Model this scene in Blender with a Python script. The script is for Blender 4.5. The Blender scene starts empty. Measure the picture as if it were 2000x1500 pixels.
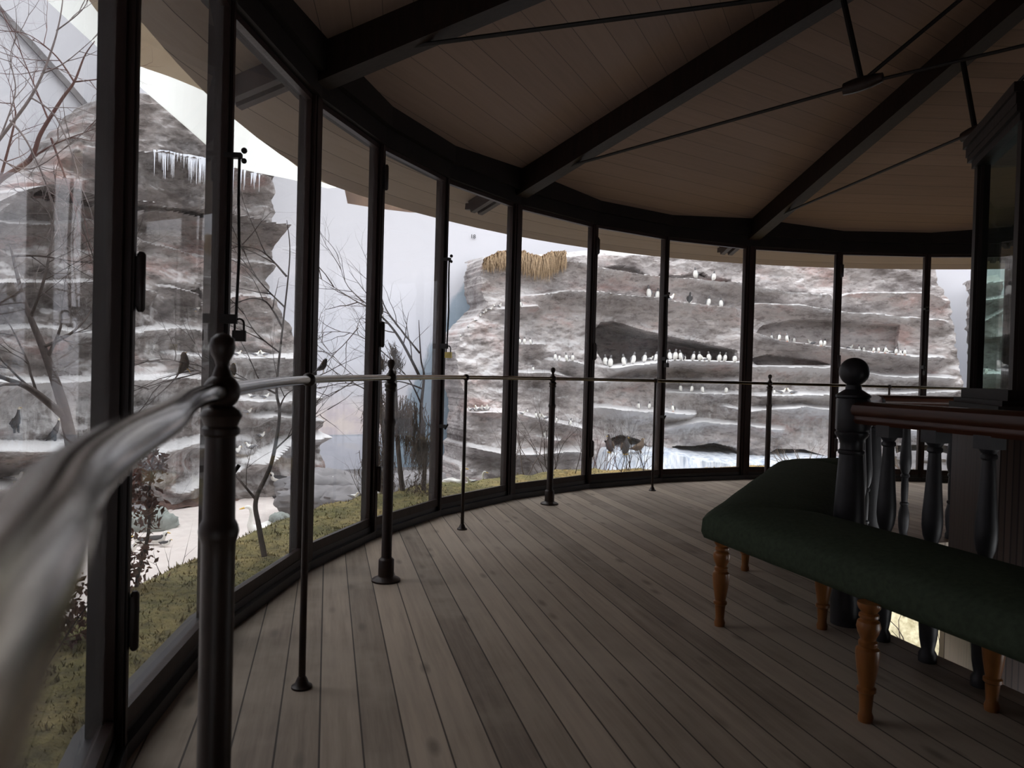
import bpy, bmesh, math, random
from mathutils import Vector, Matrix, noise as mnoise

scene = bpy.context.scene
rnd = random.Random(7)
sin, cos, pi = math.sin, math.cos, math.pi

# ------------------------------------------------------------------ camera
FPX, PITCH, ROLL = 1450.0, -0.0158, 0.0272
cam_data = bpy.data.cameras.new('camera')
cam_data.sensor_width = 36.0
cam_data.lens = 36.0 * FPX / 2000.0
cam_data.clip_start = 0.02
cam_data.clip_end = 200
cam_data.dof.use_dof = True
cam_data.dof.focus_distance = 6.0
cam_data.dof.aperture_fstop = 7.5
cam = bpy.data.objects.new('camera', cam_data)
scene.collection.objects.link(cam)
cam.matrix_world = (Matrix.Translation((0, 0, 1)) @ Matrix.Rotation(pi / 2 + PITCH, 4, 'X')
                    @ Matrix.Rotation(ROLL, 4, 'Z'))
scene.camera = cam

# ------------------------------------------------------------------ sky light and exposure
world = bpy.data.worlds.new('World')
scene.world = world
world.use_nodes = True
bg = world.node_tree.nodes['Background']
bg.inputs[0].default_value = (0.96, 0.975, 1.0, 1)
bg.inputs[1].default_value = 3.0
scene.view_settings.view_transform = 'Standard'
scene.view_settings.look = 'None'
scene.view_settings.gamma = 1.0
scene.view_settings.exposure = 0.28
scene.cycles.max_bounces = 10
scene.cycles.diffuse_bounces = 6
scene.cycles.transparent_max_bounces = 16
scene.cycles.caustics_reflective = False
scene.cycles.caustics_refractive = False
scene.cycles.use_denoising = True

# ------------------------------------------------------------------ layout numbers (metres)
CX, CY = 3.7122, 2.8124          # centre of the rotunda
RW = 4.8051                      # window ring radius
HT = 2.31                        # window head
HE, HA = 2.539, 4.237            # ceiling at the window ring / at the apex
SL = (HA - HE) / RW
WANG = {-2: -1.776}
for i_, d_ in enumerate([.185, .194, .158, .165, .186, .202, .186, .207, .205, .188]):
    WANG[i_ - 1] = WANG[i_ - 2] + d_
for i_ in range(-3, -6, -1):
    WANG[i_] = WANG[i_ + 1] - (.26 if i_ == -3 else .18)
rest = (WANG[-5] + 2 * pi - WANG[8]) / (36 - 13)
for i_ in range(9, 31):
    WANG[i_] = WANG[i_ - 1] + rest


def pol(a, r, z=0.0):
    return Vector((CX + r * sin(a), CY + r * cos(a), z))


def ro(a):
    """roof overhang radius, a little shorter towards the near left"""
    a = (a + pi) % (2 * pi) - pi
    t = min(1, max(0, (a + 1.52) / (1.52 - 1.13)))
    return 5.26 + .30 * t


def view_dir(px, py):
    """direction in the room seen at a spot of the photograph (used to read measurements off it)"""
    a, b = px - 1000, py - 750
    u = a * cos(ROLL) + b * sin(ROLL)
    w = -a * sin(ROLL) + b * cos(ROLL)
    x, v = u / FPX, -w / FPX
    return Vector((x, cos(PITCH) - v * sin(PITCH), sin(PITCH) + v * cos(PITCH)))


def at(px, py, d):
    r = view_dir(px, py)
    return Vector((0, 0, 1)) + r * (d / r.y)


def cyl(px, py, R):
    """(angle, height) where a sight line meets the ring of radius R"""
    r = view_dir(px, py)
    A = r.x ** 2 + r.y ** 2
    B = -(r.x * CX + r.y * CY)
    D = CX * CX + CY * CY - R * R
    t = (-B + math.sqrt(B * B - A * D)) / A
    p = Vector((0, 0, 1)) + r * t
    return math.atan2(p.x - CX, p.y - CY), p.z


def interp(pts, x):
    if x <= pts[0][0]:
        return pts[0][1]
    for (x0, y0), (x1, y1) in zip(pts, pts[1:]):
        if x <= x1:
            return y0 + (y1 - y0) * (x - x0) / (x1 - x0 + 1e-9)
    return pts[-1][1]


def sstep(a, b, x):
    t = min(1, max(0, (x - a) / (b - a)))
    return t * t * (3 - 2 * t)


# ------------------------------------------------------------------ materials
MATS = {}


def new_mat(name):
    m = bpy.data.materials.new(name)
    m.use_nodes = True
    nt = m.node_tree
    b = nt.nodes['Principled BSDF']
    MATS[name] = m
    return m, nt, b


def ramp(nt, fac, stops):
    r = nt.nodes.new('ShaderNodeValToRGB')
    e = r.color_ramp.elements
    while len(e) < len(stops):
        e.new(0.5)
    for el, (p, c) in zip(e, stops):
        el.position = p
        el.color = (*c, 1) if len(c) == 3 else c
    nt.links.new(fac, r.inputs[0])
    return r.outputs[0]


def coords(nt, kind='Object', scale=(1, 1, 1), rot=(0, 0, 0)):
    t = nt.nodes.new('ShaderNodeTexCoord')
    mp = nt.nodes.new('ShaderNodeMapping')
    mp.inputs['Scale'].default_value = scale
    mp.inputs['Rotation'].default_value = rot
    nt.links.new(t.outputs[kind], mp.inputs[0])
    return mp.outputs[0]


def noise_tex(nt, vec, scale, detail=4, rough=.55):
    n = nt.nodes.new('ShaderNodeTexNoise')
    n.inputs['Scale'].default_value = scale
    n.inputs['Detail'].default_value = detail
    n.inputs['Roughness'].default_value = rough
    nt.links.new(vec, n.inputs['Vector'])
    return n.outputs[0]


def mixc(nt, fac, a, b, mode='MIX'):
    m = nt.nodes.new('ShaderNodeMix')
    m.data_type = 'RGBA'
    m.blend_type = mode
    for sock, v in ((m.inputs[0], fac), (m.inputs[6], a), (m.inputs[7], b)):
        if isinstance(v, (int, float)):
            sock.default_value = v
        elif isinstance(v, tuple):
            sock.default_value = (*v, 1)
        else:
            nt.links.new(v, sock)
    return m.outputs[2]


def math_n(nt, op, a, b=None, c=None):
    m = nt.nodes.new('ShaderNodeMath')
    m.operation = op
    for sock, v in zip(m.inputs, (a, b, c)):
        if v is None:
            continue
        if isinstance(v, (int, float)):
            sock.default_value = v
        else:
            nt.links.new(v, sock)
    return m.outputs[0]


def bump(nt, b, h, strength=.3, dist=.02):
    n = nt.nodes.new('ShaderNodeBump')
    n.inputs['Strength'].default_value = strength
    n.inputs['Distance'].default_value = dist
    nt.links.new(h, n.inputs['Height'])
    nt.links.new(n.outputs[0], b.inputs['Normal'])


def simple(name, c1, c2=None, rough=.6, metal=0, scale=12, stretch=(1, 1, 1), bump_s=0, spec=.5, sheen=0):
    m, nt, b = new_mat(name)
    c2 = c2 or tuple(x * .7 for x in c1)
    v = coords(nt, 'Object', stretch)
    n = noise_tex(nt, v, scale)
    nt.links.new(ramp(nt, n, [(.3, c1), (.7, c2)]), b.inputs['Base Color'])
    b.inputs['Roughness'].default_value = rough
    b.inputs['Metallic'].default_value = metal
    b.inputs['Specular IOR Level'].default_value = spec
    if sheen:
        b.inputs['Sheen Weight'].default_value = sheen
        b.inputs['Sheen Roughness'].default_value = .4
    if bump_s:
        bump(nt, b, n, bump_s, .01)
    return m


simple('dark_wood', (.024, .014, .011), (.013, .008, .0065), .5, spec=.2, scale=6, stretch=(6, 6, .7), bump_s=.1)
simple('post_wood', (.034, .018, .015), (.018, .010, .0085), .42, spec=.3, scale=6, stretch=(6, 6, .5), bump_s=.1)
simple('sash_wood', (.038, .021, .018), (.020, .0115, .010), .42, spec=.3, scale=6, stretch=(6, 6, .5), bump_s=.1)
simple('sill_paint', (.022, .024, .030), (.014, .014, .017), .35, scale=9, bump_s=.1)
simple('lintel_wood', (.018, .013, .011), (.011, .008, .007), .6, spec=.15, scale=5, bump_s=.1)
simple('iron', (.040, .025, .020), (.024, .0155, .013), .42, .15, spec=.35, scale=22, bump_s=.08)
simple('black_iron', (.012, .011, .011), (.02, .017, .016), .5, .4, scale=30)
simple('brass', (.215, .178, .115), (.105, .088, .060), .14, 1.0, scale=9, bump_s=.06)
simple('brass_yellow', (.62, .50, .18), (.45, .36, .12), .3, .9, scale=20)
simple('velvet', (.062, .080, .054), (.045, .058, .040), .95, scale=55, bump_s=.25, spec=.03)
simple('orange_wood', (.36, .14, .035), (.22, .08, .02), .33, scale=5, stretch=(5, 5, .8), bump_s=.1)
simple('mahogany', (.080, .028, .015), (.040, .015, .009), .36, spec=.3, scale=4, stretch=(1, 1, 8), bump_s=.08)
simple('newel_paint', (.034, .033, .036), (.020, .0195, .022), .42, spec=.3, scale=14, bump_s=.08)
simple('case_wood', (.030, .021, .018), (.018, .013, .011), .5, spec=.2, scale=6, stretch=(5, 5, .6), bump_s=.1)
simple('white_feather', (.86, .85, .80), (.74, .73, .70), .8, scale=40)
simple('cream_feather', (.80, .74, .60), (.70, .64, .52), .8, scale=40)
simple('dark_feather', (.045, .042, .045), (.025, .023, .024), .7, scale=40)
simple('grey_feather', (.26, .26, .28), (.16, .16, .17), .75, scale=40)
simple('slate_feather', (.17, .165, .17), (.10, .095, .10), .75, scale=40)
simple('brown_feather', (.13, .085, .055), (.07, .05, .035), .8, scale=60)
simple('orange_feather', (.55, .25, .14), (.42, .18, .1), .8, scale=40)
simple('beak_yellow', (.75, .48, .08), None, .4)
simple('beak_orange', (.75, .20, .05), None, .4)
simple('bark', (.085, .062, .055), (.045, .034, .030), .85, scale=30, bump_s=.4)
simple('bark_pale', (.30, .25, .24), (.16, .13, .13), .85, scale=30, bump_s=.4)
simple('bark_red', (.16, .07, .06), (.10, .05, .045), .8, scale=30, bump_s=.3)
simple('brown_leaf', (.25, .115, .085), (.14, .07, .05), .8, scale=14)
simple('juniper', (.13, .088, .060), (.075, .055, .038), .85, scale=14)
simple('ice', (.86, .88, .93), (.74, .78, .86), .25, scale=8, bump_s=.2)
simple('snow', (.90, .88, .86), (.80, .77, .75), .8, scale=2.5, bump_s=.15)
simple('sand', (.70, .64, .60), (.60, .53, .50), .9, scale=5, bump_s=.2)
simple('white_board', (.84, .86, .82), (.80, .80, .74), .8, scale=1.5)
simple('rock_ice', (.44, .42, .43), (.28, .26, .27), .6, scale=6, stretch=(3, 3, .6), bump_s=.3)
m_, nt_, b_ = new_mat('white_cloth')
b_.inputs['Base Color'].default_value = (.88, .90, .87, 1)
b_.inputs['Roughness'].default_value = .9
tl_ = nt_.nodes.new('ShaderNodeBsdfTranslucent')
tl_.inputs[0].default_value = (.88, .90, .87, 1)
mx_ = nt_.nodes.new('ShaderNodeMixShader')
mx_.inputs[0].default_value = .45
nt_.links.new(b_.outputs[0], mx_.inputs[1])
nt_.links.new(tl_.outputs[0], mx_.inputs[2])
nt_.links.new(mx_.outputs[0], nt_.nodes['Material Output'].inputs[0])
simple('cream_board', (.62, .54, .40), (.50, .41, .29), .8, scale=1.2)
m_, nt_, b_ = new_mat('ice_drip')
dv_ = noise_tex(nt_, coords(nt_, 'Object', (6, 6, .8)), 1.3, 7, .7)
nt_.links.new(ramp(nt_, dv_, [(.38, (.36, .41, .50)), (.48, (.58, .62, .68)), (.60, (.76, .78, .81))]), b_.inputs['Base Color'])
b_.inputs['Roughness'].default_value = .5
bump(nt_, b_, dv_, .4, .03)
simple('straw', (.52, .36, .16), (.36, .22, .09), .85, scale=4)
simple('straw_dry', (.46, .33, .20), (.20, .13, .075), .9, scale=30)
simple('hinge_iron', (.035, .022, .021), (.02, .014, .014), .4, .3, scale=30)
simple('concrete', (.20, .13, .09), (.12, .08, .06), .9, scale=3)
simple('grey_slab', (.21, .20, .205), (.12, .115, .12), .9, scale=3, stretch=(1, 1, 2), bump_s=.4)
simple('green_boulder', (.30, .33, .30), (.20, .22, .21), .9, scale=4, bump_s=.4)
simple('leaf_litter', (.15, .085, .065), (.07, .045, .04), .9, scale=18, bump_s=.4)
simple('number_paint', (.03, .03, .035), None, .7)
simple('lower_grass', (.75, .70, .50), (.34, .30, .18), .9, scale=16)


def plank_mat(name, kind, width, rot, c1, c2, seam, dark=(.02, .014, .011), gl=.55, knots=True, worn=None):
    m, nt, b = new_mat(name)
    v = coords(nt, kind, (1, 1, 1), (0, 0, rot))
    sp = nt.nodes.new('ShaderNodeSeparateXYZ')
    nt.links.new(v, sp.inputs[0])
    u = math_n(nt, 'DIVIDE', sp.outputs[0], width)
    idx = math_n(nt, 'FLOOR', u)
    fr = math_n(nt, 'FRACT', u)
    wn = nt.nodes.new('ShaderNodeTexWhiteNoise')
    wn.noise_dimensions = '1D'
    nt.links.new(idx, wn.inputs['W'])
    cb = nt.nodes.new('ShaderNodeCombineXYZ')
    nt.links.new(math_n(nt, 'MULTIPLY', sp.outputs[0], 24.0), cb.inputs[0])
    nt.links.new(math_n(nt, 'MULTIPLY', sp.outputs[1], 1.2), cb.inputs[1])
    nt.links.new(math_n(nt, 'MULTIPLY', idx, 7.31), cb.inputs[2])
    g = noise_tex(nt, cb.outputs[0], 1.6, 6, .65)
    tone = math_n(nt, 'ADD', math_n(nt, 'MULTIPLY', wn.outputs[0], .45), math_n(nt, 'MULTIPLY', g, .75))
    col = ramp(nt, tone, [(.25, c2), (.85, c1)])
    if worn:
        wv = noise_tex(nt, coords(nt, kind, (1, 1, 1)), 1.1, 5, .6)
        col = mixc(nt, ramp(nt, wv, [(.45, (0, 0, 0)), (.7, (1, 1, 1))]), col, worn)
    if knots:
        cb2 = nt.nodes.new('ShaderNodeCombineXYZ')
        nt.links.new(math_n(nt, 'MULTIPLY', sp.outputs[0], 9.0), cb2.inputs[0])
        nt.links.new(math_n(nt, 'MULTIPLY', sp.outputs[1], 3.2), cb2.inputs[1])
        vo = nt.nodes.new('ShaderNodeTexVoronoi')
        vo.inputs['Scale'].default_value = 1.0
        nt.links.new(cb2.outputs[0], vo.inputs['Vector'])
        k = ramp(nt, vo.outputs['Distance'], [(.06, (1, 1, 1)), (.20, (0, 0, 0))])
        col = mixc(nt, math_n(nt, 'MULTIPLY', k, .72), col, tuple(x * .33 for x in c1))
    e = math_n(nt, 'MINIMUM', fr, math_n(nt, 'SUBTRACT', 1.0, fr))
    wn2 = noise_tex(nt, cb.outputs[0], .35, 2)
    sw = math_n(nt, 'MULTIPLY', math_n(nt, 'ADD', wn2, .35), seam)
    s = math_n(nt, 'LESS_THAN', e, sw)
    col = mixc(nt, math_n(nt, 'MULTIPLY', s, .88), col, dark)
    nt.links.new(col, b.inputs['Base Color'])
    b.inputs['Roughness'].default_value = gl
    b.inputs['Specular IOR Level'].default_value = .3
    h = math_n(nt, 'SUBTRACT', math_n(nt, 'MULTIPLY', g, .25), s)
    bump(nt, b, h, .35, .006)
    return m


FLOOR_AZ = math.atan2(-360, 1450)
plank_mat('floor_planks', 'Object', .112, -FLOOR_AZ * -1, (.45, .362, .282), (.17, .132, .102), .026, worn=(.44, .365, .29), gl=.62)
plank_mat('ceiling_planks', 'UV', .15, 0, (.27, .185, .145), (.20, .135, .105), .012, (.045, .032, .026), .6, knots=False)
plank_mat('soffit_planks', 'UV', .17, 0, (.36, .28, .225), (.27, .205, .165), .014, (.06, .045, .035), .6, knots=False)
plank_mat('shaft_boards', 'UV', .020, 0, (.090, .058, .047), (.055, .036, .030), .14, (.02, .013, .011), .5, knots=False)


def glass_mat(name, tint, haze):
    m = bpy.data.materials.new(name)
    m.use_nodes = True
    nt = m.node_tree
    nt.nodes.clear()
    out = nt.nodes.new('ShaderNodeOutputMaterial')
    tr = nt.nodes.new('ShaderNodeBsdfTransparent')
    tr.inputs[0].default_value = (*tint, 1)
    gl = nt.nodes.new('ShaderNodeBsdfGlossy')
    gl.inputs['Roughness'].default_value = .02
    fr = nt.nodes.new('ShaderNodeFresnel')
    fr.inputs[0].default_value = 1.45
    mx = nt.nodes.new('ShaderNodeMixShader')
    nt.links.new(fr.outputs[0], mx.inputs[0])
    nt.links.new(tr.outputs[0], mx.inputs[1])
    nt.links.new(gl.outputs[0], mx.inputs[2])
    du = nt.nodes.new('ShaderNodeBsdfTranslucent')
    du.inputs[0].default_value = (.9, .9, .9, 1)
    m2 = nt.nodes.new('ShaderNodeMixShader')
    tc = nt.nodes.new('ShaderNodeTexCoord')
    nz = noise_tex(nt, tc.outputs['Object'], 2.5, 4, .6)
    nt.links.new(math_n(nt, 'MULTIPLY', nz, haze), m2.inputs[0])  # milky veil mixed into the pane, mottled by noise
    nt.links.new(mx.outputs[0], m2.inputs[1])
    nt.links.new(du.outputs[0], m2.inputs[2])
    nt.links.new(m2.outputs[0], out.inputs[0])
    MATS[name] = m


glass_mat('pane_glass', (.95, .96, .97), .055)
glass_mat('case_glass', (.62, .72, .68), .03)


def rock_mat(name, base, pink, dark, white_amt):
    m, nt, b = new_mat(name)
    v = coords(nt, 'Object', (1, 1, 2.6))
    n1 = noise_tex(nt, v, .75, 9, .66)
    n2 = noise_tex(nt, v, 4.5, 12, .72)
    col = ramp(nt, n1, [(.33, dark), (.45, base), (.54, tuple(x * 1.35 for x in base)), (.66, pink)])
    cr = noise_tex(nt, coords(nt, 'Object', (1, 1, 2.6)), 1.3, 6, .6)
    d = math_n(nt, 'ABSOLUTE', math_n(nt, 'SUBTRACT', cr, .5))
    crack = ramp(nt, d, [(.0, (1, 1, 1)), (.012, (0, 0, 0))])
    col = mixc(nt, math_n(nt, 'MULTIPLY', crack, .30), col, tuple(x * .5 for x in dark))
    col = mixc(nt, ramp(nt, n2, [(.38, (.7, .7, .7)), (.49, (0, 0, 0))]), col, dark)
    # guano: along the ledges and in drips below them
    gm = nt.nodes.new('ShaderNodeNewGeometry')
    sp = nt.nodes.new('ShaderNodeSeparateXYZ')
    nt.links.new(gm.outputs['Normal'], sp.inputs[0])
    up = ramp(nt, sp.outputs[2], [(.55, (0, 0, 0)), (.85, (1, 1, 1))])
    va = nt.nodes.new('ShaderNodeAttribute')
    va.attribute_name = 'whitewash'
    dr = noise_tex(nt, coords(nt, 'Object', (7, 7, .6)), 1.4, 6, .7)
    w3 = math_n(nt, 'ADD', va.outputs['Fac'], math_n(nt, 'MULTIPLY', math_n(nt, 'SUBTRACT', dr, .5), 1.7))
    drips = math_n(nt, 'MULTIPLY', ramp(nt, w3, [(.30, (0, 0, 0)), (.85, (1, 1, 1))]), .92)
    pat = noise_tex(nt, coords(nt, 'Object', (1, 1, 1.2)), 1.6, 8, .72)
    patch = ramp(nt, pat, [(.52, (0, 0, 0)), (.72, (.7, .7, .7))])
    wh = math_n(nt, 'MAXIMUM', math_n(nt, 'MAXIMUM', math_n(nt, 'MULTIPLY', up, .6), drips), math_n(nt, 'MULTIPLY', patch, white_amt))
    col = mixc(nt, wh, col, (.76, .75, .755))
    nt.links.new(col, b.inputs['Base Color'])
    b.inputs['Roughness'].default_value = .9
    b.inputs['Specular IOR Level'].default_value = .15
    bump(nt, b, n2, .9, .07)


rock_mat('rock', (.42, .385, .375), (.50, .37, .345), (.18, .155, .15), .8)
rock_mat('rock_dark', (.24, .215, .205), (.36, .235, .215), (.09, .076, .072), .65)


def moss_mat():
    m, nt, b = new_mat('moss')
    v = coords(nt, 'Object')
    n1 = noise_tex(nt, v, 1.6, 6, .65)
    n2 = noise_tex(nt, v, 22, 4, .6)
    sx = nt.nodes.new('ShaderNodeSeparateXYZ')
    nt.links.new(v, sx.inputs[0])
    n1 = math_n(nt, 'ADD', n1, math_n(nt, 'MULTIPLY', ramp(nt, math_n(nt, 'ADD', math_n(nt, 'MULTIPLY', sx.outputs[0], .25), .35), [(.2, (0, 0, 0)), (.8, (1, 1, 1))]), .22))
    col = ramp(nt, n1, [(.30, (.085, .090, .032)), (.46, (.20, .18, .060)), (.58, (.32, .26, .10)), (.72, (.55, .38, .14))])
    col = mixc(nt, ramp(nt, n2, [(.35, (.6, .6, .6)), (.55, (0, 0, 0))]), col, (.045, .042, .018))
    nt.links.new(col, b.inputs['Base Color'])
    b.inputs['Roughness'].default_value = .95
    bump(nt, b, n2, .8, .03)


moss_mat()


def backdrop_mat():
    """a painted canvas: pale sky, warm clouds low down, the sea and a misty blue headland"""
    m, nt, b = new_mat('painted_backdrop')
    v = coords(nt, 'UV')
    sp = nt.nodes.new('ShaderNodeSeparateXYZ')
    nt.links.new(v, sp.inputs[0])
    n = noise_tex(nt, coords(nt, 'UV', (10, 1.0, 1)), 1.2, 6, .6)
    nf = noise_tex(nt, coords(nt, 'UV', (30, 2.2, 1)), 1.2, 6, .65)
    z = sp.outputs[1]
    sky = ramp(nt, math_n(nt, 'ADD', math_n(nt, 'DIVIDE', z, 5.0), math_n(nt, 'MULTIPLY', math_n(nt, 'SUBTRACT', n, .5), .10)),
               [(.0, (.70, .68, .72)), (.3, (.66, .67, .735)), (.62, (.66, .655, .695)), (1.0, (.52, .52, .55))])
    cl_z = math_n(nt, 'ADD', z, math_n(nt, 'MULTIPLY', nf, .5))
    band = ramp(nt, math_n(nt, 'DIVIDE', cl_z, 1.2), [(.0, (1, 1, 1)), (.30, (.9, .9, .9)), (.62, (0, 0, 0))])
    sky = mixc(nt, math_n(nt, 'MULTIPLY', band, .8), sky, mixc(nt, ramp(nt, nf, [(.40, (0, 0, 0)), (.58, (1, 1, 1))]), (.70, .60, .63), (.88, .76, .70)))
    sea = ramp(nt, nf, [(.3, (.55, .56, .63)), (.7, (.66, .66, .73))])
    iss = ramp(nt, math_n(nt, 'ADD', z, 1.0), [(.645, (1, 1, 1)), (.655, (0, 0, 0))])
    line = ramp(nt, math_n(nt, 'ABSOLUTE', math_n(nt, 'ADD', z, .36)), [(.0, (1, 1, 1)), (.03, (0, 0, 0))])
    col = mixc(nt, iss, sky, sea)
    col = mixc(nt, math_n(nt, 'MULTIPLY', line, .55), col, (.30, .36, .44))
    # headland in mist, left of the right-hand cliff
    top = math_n(nt, 'SUBTRACT', 3.5, math_n(nt, 'MULTIPLY', math_n(nt, 'ABSOLUTE', math_n(nt, 'ADD', sp.outputs[0], .335)), 29.0))
    topn = math_n(nt, 'ADD', top, math_n(nt, 'MULTIPLY', math_n(nt, 'SUBTRACT', nf, .5), .9))
    hm = math_n(nt, 'MULTIPLY', math_n(nt, 'SUBTRACT', topn, z), 1.0)
    hmask = ramp(nt, hm, [(.0, (0, 0, 0)), (.25, (.8, .8, .8)), (1.0, (.95, .95, .95))])
    col = mixc(nt, hmask, col, mixc(nt, nf, (.12, .22, .28), (.42, .50, .60)))
    vo = nt.nodes.new('ShaderNodeTexVoronoi')
    vo.inputs['Scale'].default_value = 1.0
    nt.links.new(coords(nt, 'UV', (130, 10, 1)), vo.inputs['Vector'])
    spk = ramp(nt, vo.outputs['Distance'], [(.10, (1, 1, 1)), (.16, (0, 0, 0))])
    flock = math_n(nt, 'MULTIPLY', spk, ramp(nt, math_n(nt, 'ABSOLUTE', math_n(nt, 'ADD', sp.outputs[0], .345)), [(.02, (1, 1, 1)), (.035, (0, 0, 0))]))
    flock = math_n(nt, 'MULTIPLY', flock, ramp(nt, math_n(nt, 'ABSOLUTE', math_n(nt, 'SUBTRACT', z, .55)), [(.5, (1, 1, 1)), (.9, (0, 0, 0))]))
    col = mixc(nt, flock, col, (.9, .9, .9))
    nt.links.new(col, b.inputs['Base Color'])
    b.inputs['Roughness'].default_value = .95
    b.inputs['Specular IOR Level'].default_value = .05


backdrop_mat()


# ------------------------------------------------------------------ mesh helpers
class MB:
    def __init__(s):
        s.v, s.f, s.m, s.uv = [], [], [], {}

    def quad(s, ps, mi=0, uvs=None):
        n = len(s.v)
        s.v += [tuple(p) for p in ps]
        if uvs:
            s.uv[len(s.f)] = uvs
        s.f.append(tuple(range(n, n + len(ps))))
        s.m.append(mi)

    def box(s, c, size, rot=None, mi=0):
        c = Vector(c)
        hx, hy, hz = (x / 2 for x in size)
        R = rot if rot is not None else Matrix.Identity(3)
        n = len(s.v)
        for dx, dy, dz in ((-1, -1, -1), (1, -1, -1), (1, 1, -1), (-1, 1, -1), (-1, -1, 1), (1, -1, 1), (1, 1, 1), (-1, 1, 1)):
            s.v.append(tuple(c + R @ Vector((dx * hx, dy * hy, dz * hz))))
        for q in ((0, 3, 2, 1), (4, 5, 6, 7), (0, 1, 5, 4), (1, 2, 6, 5), (2, 3, 7, 6), (3, 0, 4, 7)):
            s.f.append(tuple(n + k for k in q))
            s.m.append(mi)

    def beam(s, p, q, w, h, up=(0, 0, 1), mi=0):
        p, q = Vector(p), Vector(q)
        y = (q - p).normalized()
        x = y.cross(Vector(up)).normalized()
        z = x.cross(y)
        R = Matrix((x, y, z)).transposed()
        s.box((p + q) / 2, (w, (q - p).length, h), R, mi)

    def loft(s, rings, cap=True, mi=0):
        n0 = len(s.v)
        k = len(rings[0])
        for r in rings:
            s.v += [tuple(p) for p in r]
        for i in range(len(rings) - 1):
            for j in range(k):
                a, b_ = n0 + i * k + j, n0 + i * k + (j + 1) % k
                s.f.append((a, b_, b_ + k, a + k))
                s.m.append(mi(i, j) if callable(mi) else mi)
        if cap:
            s.f.append(tuple(n0 + j for j in range(k))[::-1])
            s.m.append(mi(0, 0) if callable(mi) else mi)
            s.f.append(tuple(n0 + (len(rings) - 1) * k + j for j in range(k)))
            s.m.append(mi(len(rings) - 2, 0) if callable(mi) else mi)

    def lathe(s, prof, o=(0, 0, 0), seg=16, mi=0, rot0=0):
        o = Vector(o)
        s.loft([[o + Vector((max(r, 1e-4) * cos(2 * pi * j / seg + rot0), max(r, 1e-4) * sin(2 * pi * j / seg + rot0), z)) for j in range(seg)] for r, z in prof], True, mi)

    def tube(s, pts, rads, seg=6, mi=0):
        pts = [Vector(p) for p in pts]
        if isinstance(rads, (int, float)):
            rads = [rads] * len(pts)
        rings = []
        t0 = (pts[1] - pts[0]).normalized()
        ref = Vector((0, 0, 1)) if abs(t0.z) < .9 else Vector((1, 0, 0))
        nx = t0.cross(ref).normalized()
        for i, p in enumerate(pts):
            a = pts[max(i - 1, 0)]
            c = pts[min(i + 1, len(pts) - 1)]
            t = (c - a)
            if t.length < 1e-7:
                t = t0
            t = t.normalized()
            nx = (nx - t * nx.dot(t))
            nx = nx.normalized() if nx.length > 1e-5 else t.cross(Vector((.3, .7, .2))).normalized()
            ny = t.cross(nx)
            rings.append([p + (nx * cos(2 * pi * j / seg) + ny * sin(2 * pi * j / seg)) * rads[i] for j in range(seg)])
        s.loft(rings, True, mi)

    def ball(s, c, r, seg=12, rg=8, sc=(1, 1, 1), R=None, mi=0):
        c = Vector(c)
        R = R if R is not None else Matrix.Identity(3)
        rings = []
        for i in range(rg + 1):
            th = pi * i / rg
            rr, zz = max(sin(th), .01) * r, -cos(th) * r
            rings.append([c + R @ Vector((rr * cos(2 * pi * j / seg) * sc[0], rr * sin(2 * pi * j / seg) * sc[1], zz * sc[2])) for j in range(seg)])
        s.loft(rings, True, mi)

    def build(s, name, mats, parent=None, smooth=False, loc=None, angle=None):
        me = bpy.data.meshes.new(name)
        me.from_pydata(s.v, [], s.f)
        mats = mats if isinstance(mats, (list, tuple)) else [mats]
        for m in mats:
            me.materials.append(MATS[m])
        me.polygons.foreach_set('material_index', s.m)
        if s.uv:
            uvl = me.uv_layers.new(name='UVMap')
            for fi, uvs in s.uv.items():
                p = me.polygons[fi]
                for li, uv in zip(p.loop_indices, uvs):
                    uvl.data[li].uv = uv
        if smooth:
            me.polygons.foreach_set('use_smooth', [True] * len(me.polygons))
            me.set_sharp_from_angle(angle=angle or math.radians(40))
        me.update()
        o = bpy.data.objects.new(name, me)
        scene.collection.objects.link(o)
        if parent is not None:
            o.parent = parent
            root = parent.parent if parent.parent is not None else parent
            if root.type == 'EMPTY':
                me.transform(Matrix.LocRotScale(Vector(root.location), root.rotation_euler, None).inverted())
        if loc is not None:
            o.location = loc
        return o


def tag(o, label=None, cat=None, group=None, kind=None):
    if label:
        o['label'] = label
    if cat:
        o['category'] = cat
    if group:
        o['group'] = group
    if kind:
        o['kind'] = kind
    return o


def empty(name, loc, label=None, cat=None, group=None, kind=None):
    """a thing's origin; parts built with world coordinates are moved into its space"""
    e = bpy.data.objects.new(name, None)
    e.empty_display_size = .1
    e.location = loc
    scene.collection.objects.link(e)
    return tag(e, label, cat, group, kind)


def copy_tree(o, loc=None, rotz=0.0, scale=1.0, tilt=None):
    c = o.copy()
    scene.collection.objects.link(c)
    if loc is not None:
        c.location = loc
    c.rotation_euler = (tilt[0] if tilt else 0, tilt[1] if tilt else 0, rotz)
    c.scale = (scale, scale, scale)
    for ch in list(o.children):
        d = ch.copy()
        scene.collection.objects.link(d)
        d.parent = c
    return c


def rotz3(a):
    return Matrix.Rotation(a, 3, 'Z')


def smooth_line(pts, n=8):
    pts = [Vector(p) for p in pts]
    out = []
    for i in range(len(pts) - 1):
        p0 = pts[max(i - 1, 0)]
        p1, p2 = pts[i], pts[i + 1]
        p3 = pts[min(i + 2, len(pts) - 1)]
        for k in range(n):
            t = k / n
            out.append(.5 * ((2 * p1) + (p2 - p0) * t + (2 * p0 - 5 * p1 + 4 * p2 - p3) * t * t + (3 * p1 - p0 - 3 * p2 + p3) * t ** 3))
    out.append(pts[-1])
    return out


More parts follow.
